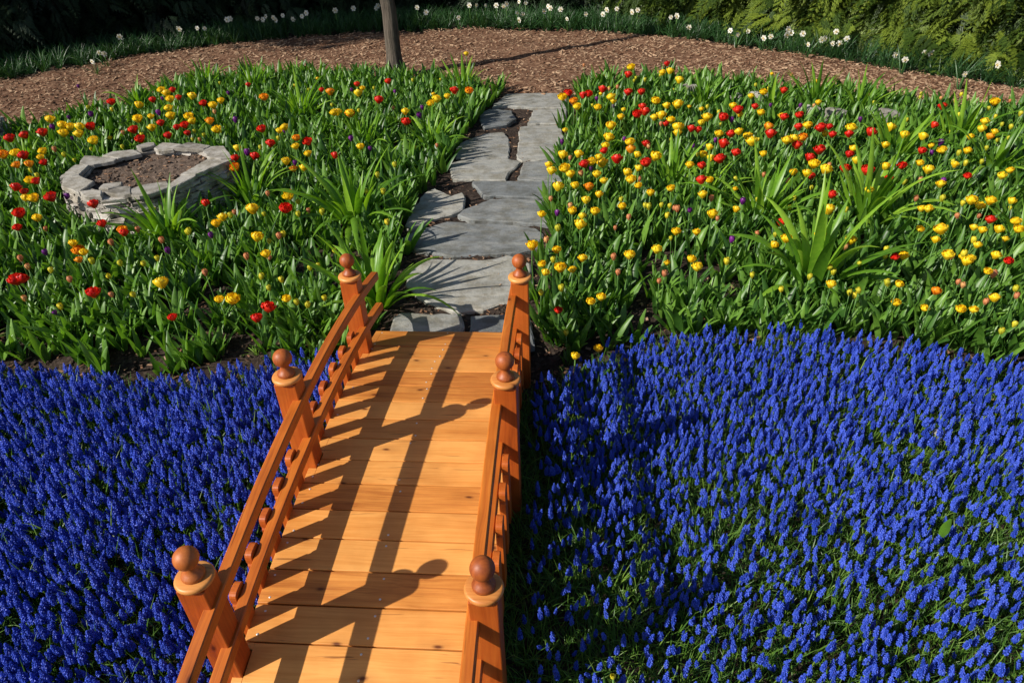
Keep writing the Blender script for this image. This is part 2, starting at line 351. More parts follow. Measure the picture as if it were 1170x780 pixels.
for k in range(5):
    b = Base(); w, l = RND.uniform(.12, .3), 1.0
    V = np.array([(-.5, -w, 0), (.5, -w*.7, .02), (.45, w, .05), (-.55, w*.6, .0), (-.5, -w, .08), (.5, -w*.7, .1), (.45, w, .13), (-.55, w*.6, .08)])
    b.add(V, [(0, 3, 2, 1), (4, 5, 6, 7), (0, 1, 5, 4), (1, 2, 6, 5), (2, 3, 7, 6), (3, 0, 4, 7)], 0, None, RND.random()); chips.append(b)
def scatter_chips(name, P, s0, s1, m):
    n = len(P); z = gz(P[:, 0], P[:, 1])
    bulk(name, chips, NR.integers(0, 5, n), np.column_stack([P, z+.026]), rotm(NR.random(n)*6.28, NR.random(n)*.5, NR.random(n)*6.28, NR.uniform(s0, s1, n)), [m])
    return bpy.data.objects[name]
n = 26000; t = NR.random(n); i = NR.random(n)*159; i0 = np.minimum(i.astype(int), 158); fr = (i-i0)[:, None]
PA = mA[i0]*(1-fr)+mA[i0+1]*fr; PB = mB[i0]*(1-fr)+mB[i0+1]*fr
P = PA*(1-t[:, None])+PB*t[:, None]+NR.normal(0, .05, (n, 2))
tag(scatter_chips('wood_chips', P, .02, .065, M_CHIP), kind='stuff')
P = np.column_stack([NR.uniform(-4.5, 4.5, 9000), 1.3+5.7*NR.random(9000)**1.6])
o = scatter_chips('soil_debris', P, .012, .04, M_CHIP); o.location.z = -.018; tag(o, kind='stuff')

clod = []
for k in range(4):
    bm = bmesh.new(); bmesh.ops.create_icosphere(bm, subdivisions=1, radius=.5); b = Base()
    b.add([np.array(v.co)*np.array([1, .8, .6])*RND.uniform(.75, 1.2) for v in bm.verts], [tuple(v.index for v in f.verts) for f in bm.faces]); bm.free(); clod.append(b)
n = 16000; P = np.column_stack([NR.uniform(-4, 4.5, n), np.where(NR.random(n) < .6, NR.uniform(1.25, 2.6, n), NR.uniform(1.3, 7, n))])
o = bulk('soil_crumbs', clod, NR.integers(0, 4, n), np.column_stack([P, gz(P[:, 0], P[:, 1])+.004]), rotm(NR.random(n)*6.28, NR.random(n)*.5, NR.random(n)*6.28, .008+.028*NR.random(n)**2.5), [M_SOIL]); tag(o, kind='stuff')

# ------------------------------------------------------------------ stepping stones
def inpoly(P, poly):
    P = np.asarray(P); poly = np.asarray(poly); x, y = P[:, 0], P[:, 1]; c = np.zeros(len(P), bool); j = len(poly)-1
    for i in range(len(poly)):
        xi, yi = poly[i]; xj, yj = poly[j]
        c ^= ((yi > y) != (yj > y)) & (x < (xj-xi)*(y-yi)/(yj-yi+1e-12)+xi); j = i
    return c
def slab(name, W2, ztop, th, m, jit=.006, ch=.008, tilt=0.0, parent=None):
    """irregular flat stone from a ground outline (world xy)"""
    P = []; n = len(W2)
    for i in range(n):
        a, b = np.array(W2[i]), np.array(W2[(i+1) % n]); L = np.linalg.norm(b-a); k = max(1, int(L/.045))
        for q in range(k):
            p = a+(b-a)*q/k
            P.append(p+(NR.normal(0, jit, 2) if True else 0))
    P = np.array(P); c = P.mean(0); P2 = P.copy()
    P2 = .08*np.roll(P2, 1, 0)+.84*P2+.08*np.roll(P2, -1, 0)
    N = len(P2); d = P2-c; ln = np.linalg.norm(d, axis=1)[:, None]
    inner = P2-d/ln*ch*1.6; ta = NR.random()*6.28; tv = np.array([math.cos(ta), math.sin(ta)])*tilt
    def Z(Q, z): return z+(Q-c)@tv+(NR.normal(0, .002, len(Q)) if z < ztop else 0)
    V = np.concatenate([np.column_stack([P2, Z(P2, ztop-th)]), np.column_stack([P2, Z(P2, ztop-ch)]), np.column_stack([inner, Z(inner, ztop)])])
    F = []
    for k in range(2):
        for q in range(N): F.append((k*N+q, k*N+(q+1) % N, (k+1)*N+(q+1) % N, (k+1)*N+q))
    F.append(tuple(2*N+q for q in range(N)))
    ar = sum(P2[q][0]*P2[(q+1) % N][1]-P2[(q+1) % N][0]*P2[q][1] for q in range(N))
    if ar < 0: F = [f[::-1] for f in F]
    b = Base(); b.add(V, F, 0, None, NR.random())
    return link(name, base_mesh(name, b, [m]), parent)
def c7(L): return [(430+x/4.586, 220+y/4.586) for x, y in L]
def c6(L): return [(440+x/5.2, 90+y/5.2) for x, y in L]
STONES = [
 ('dark grey rectangular flagstone meeting the left part of the bridge deck end', c7([(60, 800), (80, 700), (92, 645), (130, 627), (300, 632), (450, 632), (456, 680), (448, 800)])),
 ('dark grey flagstone meeting the right part of the bridge deck end', c7([(488, 800), (495, 645), (600, 636), (700, 634), (800, 640), (830, 800)])),
 ('large grey flagstone with a curved near edge, closest big one to the bridge', c7([(160, 480), (170, 400), (260, 345), (420, 350), (560, 358), (690, 332), (800, 375), (815, 450), (800, 560), (640, 580), (560, 612), (440, 626), (330, 600), (220, 545)])),
 ('wide pale grey flagstone spanning the whole path, second one beyond the bridge', c7([(140, 235), (200, 203), (370, 147), (500, 160), (690, 163), (830, 185), (865, 215), (850, 290), (700, 316), (560, 322), (400, 330), (250, 302), (165, 275)])),
 ('grey wedge flagstone on the right beside the pale kite-shaped one', c7([(428, 115), (460, 88), (600, 32), (760, 34), (905, 42), (900, 165), (780, 160), (640, 147), (490, 140)])),
 ('pale kite-shaped flagstone sticking out into the left bed', c7([(158, 170), (175, 100), (225, 40), (262, -8), (300, -25), (390, 15), (450, 0), (466, 25), (455, 85), (395, 112), (280, 142), (190, 190)])),
 ('long narrow dark flagstone across the right half of the path', c6([(512, 606), (740, 606), (980, 612), (1000, 650), (985, 707), (830, 702), (590, 694), (555, 660)])),
 ('grey flagstone with pointed right end in the left half of the path', c6([(385, 500), (450, 482), (600, 476), (730, 474), (805, 496), (745, 548), (715, 598), (560, 600), (400, 592)])),
 ('small pale flagstone half hidden by yellow tulips at the right edge', c6([(822, 494), (920, 488), (1045, 474), (1060, 605), (900, 608), (778, 600), (802, 560)])),
 ('squarish tan flagstone, warmest coloured of the path', c6([(800, 288), (920, 280), (1050, 280), (1065, 370), (1045, 466), (920, 482), (812, 488), (782, 470), (792, 380)])),
 ('grey flagstone streaked by leaf shadows left of the tan square one', c6([(420, 470), (440, 380), (600, 322), (700, 316), (736, 360), (735, 468), (590, 472)])),
 ('small bluish grey flagstone under the leaves near the far left end', c6([(560, 240), (585, 195), (620, 180), (745, 186), (776, 232), (720, 270), (590, 294)])),
 ('small dark flagstone on the right, next to last before the mulch', c6([(882, 184), (970, 178), (1080, 180), (1080, 262), (950, 262), (846, 266)])),
 ('farthest flagstone, broad one touching the mulch walk', c6([(630, 172), (720, 92), (880, 84), (1070, 86), (1085, 174), (900, 172), (750, 162)])),
]
stone_polys = []
for i, (lab, L) in enumerate(STONES):
    zt = -.145 if i < 2 else -.15
    W2 = np.array([at_z(u, v, zt)[:2] for u, v in L]); W2 = W2.mean(0)+(W2-W2.mean(0))*1.02; stone_polys.append(np.array(W2))
    tag(slab('stepping_stone', W2, zt+RND.uniform(-.003, .003), .045, M_SLATE, tilt=.006), lab, 'flagstone', 'flagstones of the garden path')
pathL = [(430, 385), (440, 350), (464, 300), (464, 255), (497, 212), (517, 190), (527, 160), (549, 135), (574, 108)]
pathR = [(650, 385), (632, 340), (628, 300), (640, 240), (640, 200), (650, 160), (660, 130), (660, 108)]
pathpoly = lineW(pathL+pathR[::-1])

# ------------------------------------------------------------------ stone planter
def c5(L): return [(50+x/5.087, 150+y/5.087) for x, y in L]
ZP = .15
ring = np.array([at_z(u, v, ZP)[:2] for u, v in c5([(100, 280), (230, 165), (400, 125), (640, 72), (840, 70), (1040, 90), (1085, 165), (895, 262), (730, 325), (510, 365), (330, 378), (210, 362), (120, 318)])])
rc = ring.mean(0)
def planter(name, ring, zt, lab, caps=None, courses=9):
    root = empty(name, (0, 0, 0)); c = ring.mean(0); root.location = (c[0], c[1], float(gz(*c)))
    off = -np.array(root.location)
    b = Base(); R = resamp(np.vstack([ring, ring[:1]]), 241)[:-1]; per = np.linalg.norm(np.diff(np.vstack([R, R[:1]]), axis=0), axis=1).sum()
    zb = float(gz(*c))-.03; z = zb; ct = (zt-.022-zb)/courses
    for k in range(courses):
        s = RND.random()*.2; end = s+per
        while s < end-.03:
            L = RND.uniform(.07, .24); L = min(L, end-s); h = ct*RND.uniform(.8, .97)
            f = ((s+L/2) % per)/per*240; i = int(f) % 240; p = R[i]*(1-(f % 1))+R[(i+1) % 240]*(f % 1); tg = R[(i+3) % 240]-R[i-3]; a = math.atan2(tg[1], tg[0])
            V, F = cbox(round(L*.97, 2), .12, .045, .007); V[:, 2] *= h/.045
            V += NR.normal(0, .0055, V.shape); V[:, 1] += np.sin(V[:, 0]*40+k)*.006
            nrm = (c-p); nrm /= np.linalg.norm(nrm); q = p+nrm*(.065+RND.uniform(-.018, .015)+(courses-k)*-.004)
            ca, sa = math.cos(a+RND.uniform(-.09, .09)), math.sin(a+RND.uniform(-.09, .09))
            X = np.column_stack([V[:, 0]*ca-V[:, 1]*sa+q[0], V[:, 0]*sa+V[:, 1]*ca+q[1], V[:, 2]+z+h/2+RND.uniform(-.003, .003)])
            b.add(X+off, F, 0, None, RND.random()); s += L
        z += ct
    link('wall', base_mesh('planter_wall', b, [M_WALLST]), root)
    # soil fill
    sb = Base(); inn = c+(R[::6]-c)*.86; N = len(inn); V = [(*c, zt-.05)]; 
    for ringk in range(1, 9):
        for p in c+(inn-c)*ringk/8: V.append((p[0], p[1], zt-.055+.012*RND.uniform(-1, 1)))
    F = [(0, 1+q, 1+(q+1) % N) for q in range(N)]
    for rk in range(7):
        for q in range(N): F.append((1+rk*N+q, 1+(rk+1)*N+q, 1+(rk+1)*N+(q+1) % N, 1+rk*N+(q+1) % N))
    sb.add(np.array(V)+off, F)
    for _ in range(230):
        th = RND.random()*6.28; rr = math.sqrt(RND.random())*.82; p = c+(R[int(th/6.283*239)]-c)*rr; s_ = RND.uniform(.008, .045)
        sb.join(clod[RND.randrange(4)], Matrix.Translation((p[0]+off[0], p[1]+off[1], zt-.052+off[2]))@Matrix.Rotation(RND.random()*6, 4, 'Z')@Matrix.Diagonal((s_, s_, s_, 1)))
    link('soil_fill', base_mesh('planter_soil', sb, [M_SOILP], True), root)
    db = Base()
    for _ in range(130):
        th = RND.random()*6.28; rr = math.sqrt(RND.random())*.8; p = c+(R[int(th/6.283*239)]-c)*rr
        ch = chips[RND.randrange(5)]; s_ = RND.uniform(.012, .045); a = RND.random()*6.28
        Mx = Matrix.Translation((p[0]+off[0], p[1]+off[1], zt-.05+off[2]))@Matrix.Rotation(a, 4, 'Z')@Matrix.Rotation(RND.uniform(-.5, .5), 4, 'X')@Matrix.Diagonal((s_, s_, s_, 1))
        db.join(ch, Mx)
        for q in range(8): db.R[-1-q] = RND.random()
    tag(link('dry_litter', base_mesh('planter_litter', db, [M_CHIP]), root), kind='stuff')
    if caps:
        for L in caps:
            q_ = np.array([at_z(u, v, zt)[:2] for u, v in c5(L)]); q_ = q_.mean(0)+(q_-q_.mean(0))*1.07; o = slab('cap_stone', q_, zt+RND.uniform(-.004, .012), .03, M_CAPST, .004, .005, .04)
            o.parent = root; o.location = off
    else:
        k = 14
        for i in range(k):
            if RND.random() < .2: continue
            a, e = R[int(i/k*240)], R[int((i+.93)/k*240) % 240]
            o = slab('cap_stone', [a+(a-c)*.03, e+(e-c)*.03, c+(e-c)*.74, c+(a-c)*.74], zt+RND.uniform(-.004, .014), .03, M_CAPST, .008, .005, .05)
            o.parent = root; o.location = off
    return tag(root, lab, 'planter')
M_SOILP = groundmat('planter_soil', [(.3, (.03, .02, .015)), (.5, (.09, .062, .045)), (.85, (.22, .16, .12))], 40)
CAPS = [[(95, 278), (185, 198), (262, 200), (205, 262)], [(120, 272), (205, 264), (287, 292), (200, 352), (108, 318)],
 [(212, 190), (240, 150), (425, 163), (400, 176), (255, 200)], [(345, 142), (400, 120), (520, 105), (560, 126), (430, 155)],
 [(540, 90), (600, 70), (645, 68), (648, 85), (565, 108)], [(640, 96), (690, 62), (800, 72), (750, 108), (665, 116)],
 [(752, 106), (840, 72), (965, 84), (925, 108)], [(928, 108), (968, 86), (1045, 85), (1095, 160), (1030, 168), (950, 152)],
 [(802, 260), (948, 168), (1090, 168), (890, 262)], [(716, 318), (800, 264), (893, 264), (740, 332)],
 [(510, 335), (590, 312), (715, 300), (722, 332), (560, 375), (510, 372)], [(350, 350), (440, 325), (508, 322), (505, 366), (420, 368)],
 [(212, 352), (300, 345), (340, 352), (335, 384), (240, 384)], [(315, 330), (350, 305), (455, 295), (450, 315), (370, 332)]]
planter('stone_planter', ring, ZP, 'octagonal raised planter of stacked pale stones with bare soil inside', CAPS)
for (u, v, a_, b_, lab) in ((790, 103, .13, .08, 'pale rock at the mulch edge of the right bed, leftmost one'), (838, 112, .12, .08, 'grey rock behind the right bed beside a strap-leaved clump'), (868, 108, .16, .10, 'squarish grey rock at the back of the right bed'),
     (924, 127, .14, .09, 'white rounded rock behind the red tulips of the right bed'), (956, 130, .17, .10, 'blue-grey flat rock right of the white rock'), (1016, 132, .14, .08, 'small grey rock at the back of the right bed, rightmost one')):
    P = at_z(u, v, -.05)[:2]; q = np.array([P+np.array([math.cos(t)*a_, math.sin(t)*b_])*RND.uniform(.85, 1.15) for t in np.linspace(0, 6.283, 8)[:-1]])
    tag(slab('rock', q*.0+P+(q-P)*.8, RND.uniform(-.03, .02), .22, M_CAPST, .012, .02, .2), lab, 'rock', 'rocks behind the right bed')
rc3 = at_z(-75, 150, 0)[:2]
ring3 = np.array([rc3+np.array([math.cos(a)*.7, math.sin(a)*.5]) for a in np.linspace(0, 2*math.pi, 9)[:-1]])
planter('stone_planter', ring3, .05, 'grey stone edging just showing at the left edge by the mulch', None, 5)

# ------------------------------------------------------------------ the bridge
RA, YC, HW = 5.9265, .5919, .429
def az_(y): return math.sqrt(RA*RA-(y-YC)**2)-RA
def arc(s, h=0.0): a = (s-YC)/RA; return YC+(RA+h)*math.sin(a), (RA+h)*math.cos(a)-RA
br = empty('footbridge', (0, YC, -.3)); OFF = np.array([0, -YC, .3])
tag(br, 'small orange stained wooden arched footbridge with ball finial posts over the blue flowers', 'bridge')
POSTY = [-.309, .597, 1.542]
def sweep(b, x0, x1, h0, h1, s0, s1, n=40, ch=.004, r=.5):
    prof = [(x0+ch, h0), (x1-ch, h0), (x1, h0+ch), (x1, h1-ch), (x1-ch, h1), (x0+ch, h1), (x0, h1-ch), (x0, h0+ch)]
    V, G, F = [], [], []
    for i in range(n+1):
        s = s0+(s1-s0)*i/n
        for x, h in prof: y, z = arc(s, 0); V.append((x, y, z+h)); G.append((s, x, h))
    for i in range(n):
        for k in range(8): F.append((i*8+k, i*8+(k+1) % 8, (i+1)*8+(k+1) % 8, (i+1)*8+k))
    F.append(tuple(range(8))[::-1]); F.append(tuple(n*8+k for k in range(8)))
    V = np.array(V)+OFF
    b.add(V, [f[::-1] for f in F], 0, G, r)
def bm_fix(me):
    bm = bmesh.new(); bm.from_mesh(me); bmesh.ops.recalc_face_normals(bm, faces=bm.faces); bm.to_mesh(me); bm.free(); return me
# deck
db = Base(); edges = [1.586+.215]+[1.586-.14019*k for k in range(16)]
for k in range(len(edges)-1):
    s1, s0 = edges[k], edges[k+1]; w = s1-s0-.0055; sm = (s0+s1)/2
    for lo, hi in [(-HW-RND.uniform(0, .004), HW+RND.uniform(0, .004))]:
        ys = arc(sm)[0]; cut = [p for p in POSTY if abs(p-ys) < .045+w/2]
        if cut:      # plank notched round the posts: wide part plus ears beyond the post
            V, F = cbox(.786, round(w, 4), .026, .0025); parts = [(V, F, 0.0, 0.0)]
            for p in cut:
                for side in (-1, 1):
                    for a_, b_ in ((s0+.0018, p-.047), (p+.047, s1-.0018)):
                        if b_-a_ > .012:
                            V2, F2 = cbox(.038, round(b_-a_, 4), .026, .0025); parts.append((V2, F2, side*(.391+.0205), (a_+b_)/2-sm))
        else:
            V, F = cbox(round(hi-lo, 4), round(w, 4), .026, .0025); parts = [(V, F, 0.0, 0.0)]
        r_ = RND.random(); a = -(sm-YC)/RA; dz = RND.uniform(-.0008, .0008)
        for V, F, ox, oy in parts:
            V = V+np.array([ox, oy, 0]); G = V+np.array([k*1.7, k*.37, k*.11])
            y, z = arc(sm); ca, sa = math.cos(a), math.sin(a)
            X = np.column_stack([V[:, 0], y+V[:, 1]*ca-(V[:, 2]-.013)*sa, z+V[:, 1]*sa+(V[:, 2]-.013)*ca+dz])
            db.add(X+OFF, F, 0, G, r_)
pr = [(.0045, 0), (.0045, .0008), (.003, .0018), (.0008, .0018)]
for k in range(len(edges)-1):
    for x in (-.395, .012-.03*RND.random(), .395):
        for s_ in (edges[k]-.03, edges[k+1]+.03):
            if k == 0 and s_ < edges[1]+.02 or RND.random() < .35: continue
            y, z = arc(s_+RND.uniform(-.006, .006)); V, F = lathe(pr, 10)
            db.add(np.array(V)+np.array([x+RND.uniform(-.008, .008), y, z+.0006])+OFF, F, 1)
link('deck', base_mesh('bridge_deck', db, [M_DECK, M_SCREW]), br)
for side in (-1, 1):
    x0, x1 = sorted((side*.385, side*.424)); b = Base(); sweep(b, x0, x1, -.155, -.0275, -.49, 1.77, r=RND.random())
    link('stringer', bm_fix(base_mesh('bridge_stringer', b, [M_POST])), br)
    x0, x1 = sorted((side*.384, side*.424))
    b = Base(); sweep(b, x0, x1, .325, .375, -.62, 1.86, r=RND.random()); link('handrail', bm_fix(base_mesh('bridge_handrail', b, [M_RAIL])), br)
    b = Base(); sweep(b, x0, x1, .125, .172, -.62, 1.86, r=RND.random()); link('lower_rail', bm_fix(base_mesh('bridge_lower_rail', b, [M_RAIL])), br)
# posts
FIN = [(.030, .4735), (.035, .476), (.036, .482), (.033, .489), (.025, .496), (.0195, .505), (.017, .513), (.0165, .5205)]
for k in range(1, 17):
    a = -math.pi/2+.47+(math.pi-.47)*k/16; FIN.append((max(.0375*math.cos(a), .0004), .554+.0375*math.sin(a)))
CAPP = [(.040, .4505), (.050, .4505), (.056, .454), (.0595, .460), (.0595, .466), (.057, .471), (.052, .4735), (.030, .4738)]
for side in (-1, 1):
    for y in POSTY:
        zz = az_(y); pr_ = empty('post'); pr_.parent = br; pr_.location = Vector((side*.4405, y-YC, zz+.3))
        V, F = cbox(.089, .089, .4505+.30, .004); V[:, 2] += (.4505-.30)/2
        G = np.column_stack([V[:, 2], V[:, 0], V[:, 1]]); b = Base(); b.add(V, F, 0, G, RND.random())
        bpy.data.objects.remove(pr_); po = link('post', base_mesh('bridge_post', b, [M_POST]), br, (side*.4405, y-YC, zz+.3))
        V, F = lathe(CAPP, 40); b = Base(); b.add(V, F, 0, np.array(V), RND.random()); link('cap', base_mesh('post_cap', b, [M_CAP], True), po)
        V, F = lathe(FIN, 32); V = np.array(V); b = Base(); b.add(V, F, 0, np.column_stack([V[:, 2], V[:, 0]*.6, V[:, 1]*.6]), RND.random())
        fo = link('finial', base_mesh('post_finial', b, [M_BALL], True), po); fo.rotation_euler.z = RND.random()*6
# pickets
def picket_mesh():
    w = .033; pts = [(-w, -.16), (w, -.16), (w, .128), (w*.88, .134), (w*.86, .140)]
    for k in range(0, 13):
        a = -.3+(math.pi+.6)*k/12; c_, s_ = math.cos(a), math.sin(a); pts.append((.0345*math.copysign(abs(c_)**.62, c_), .160+.030*math.copysign(abs(s_)**.62, s_)))
    pts += [(-w*.86, .140), (-w*.88, .134), (-w, .128)]
    N = len(pts); V = [(-.013, y, z) for y, z in pts]+[(.013, y, z) for y, z in pts]
    F = [tuple(range(N)), tuple(range(2*N-1, N-1, -1))]+[(i, i+N, (i+1) % N+N, (i+1) % N) for i in range(N)]
    bm = bmesh.new(); vs = [bm.verts.new(v) for v in V]
    for f in F: bm.faces.new([vs[i] for i in f])
    bmesh.ops.recalc_face_normals(bm, faces=bm.faces)
    bmesh.ops.bevel(bm, geom=[e for e in bm.edges if abs(e.verts[0].co.x-e.verts[1].co.x) < 1e-6], offset=.002, segments=1, affect='EDGES')
    b = Base(); bm.verts.ensure_lookup_table(); V = np.array([v.co[:] for v in bm.verts]); F = [tuple(v.index for v in f.verts) for f in bm.faces]; bm.free()
    return V, F
PV, PF = picket_mesh()
for side in (-1, 1):
    ys = []
    for a, b_ in zip(POSTY[:-1], POSTY[1:]): ys += [a+(b_-a)*k/6 for k in range(1, 6)]
    for y in ys:
        b = Base(); V = PV.copy(); b.add(V, PF, 0, np.column_stack([V[:, 2], V[:, 1]+y, V[:, 0]]), RND.random())
        o = link('picket', base_mesh('bridge_picket', b, [M_POST]), br, (side*.4405, y-YC, az_(y)+.3)); o.rotation_euler = (RND.uniform(-.01, .01), 0, 0)

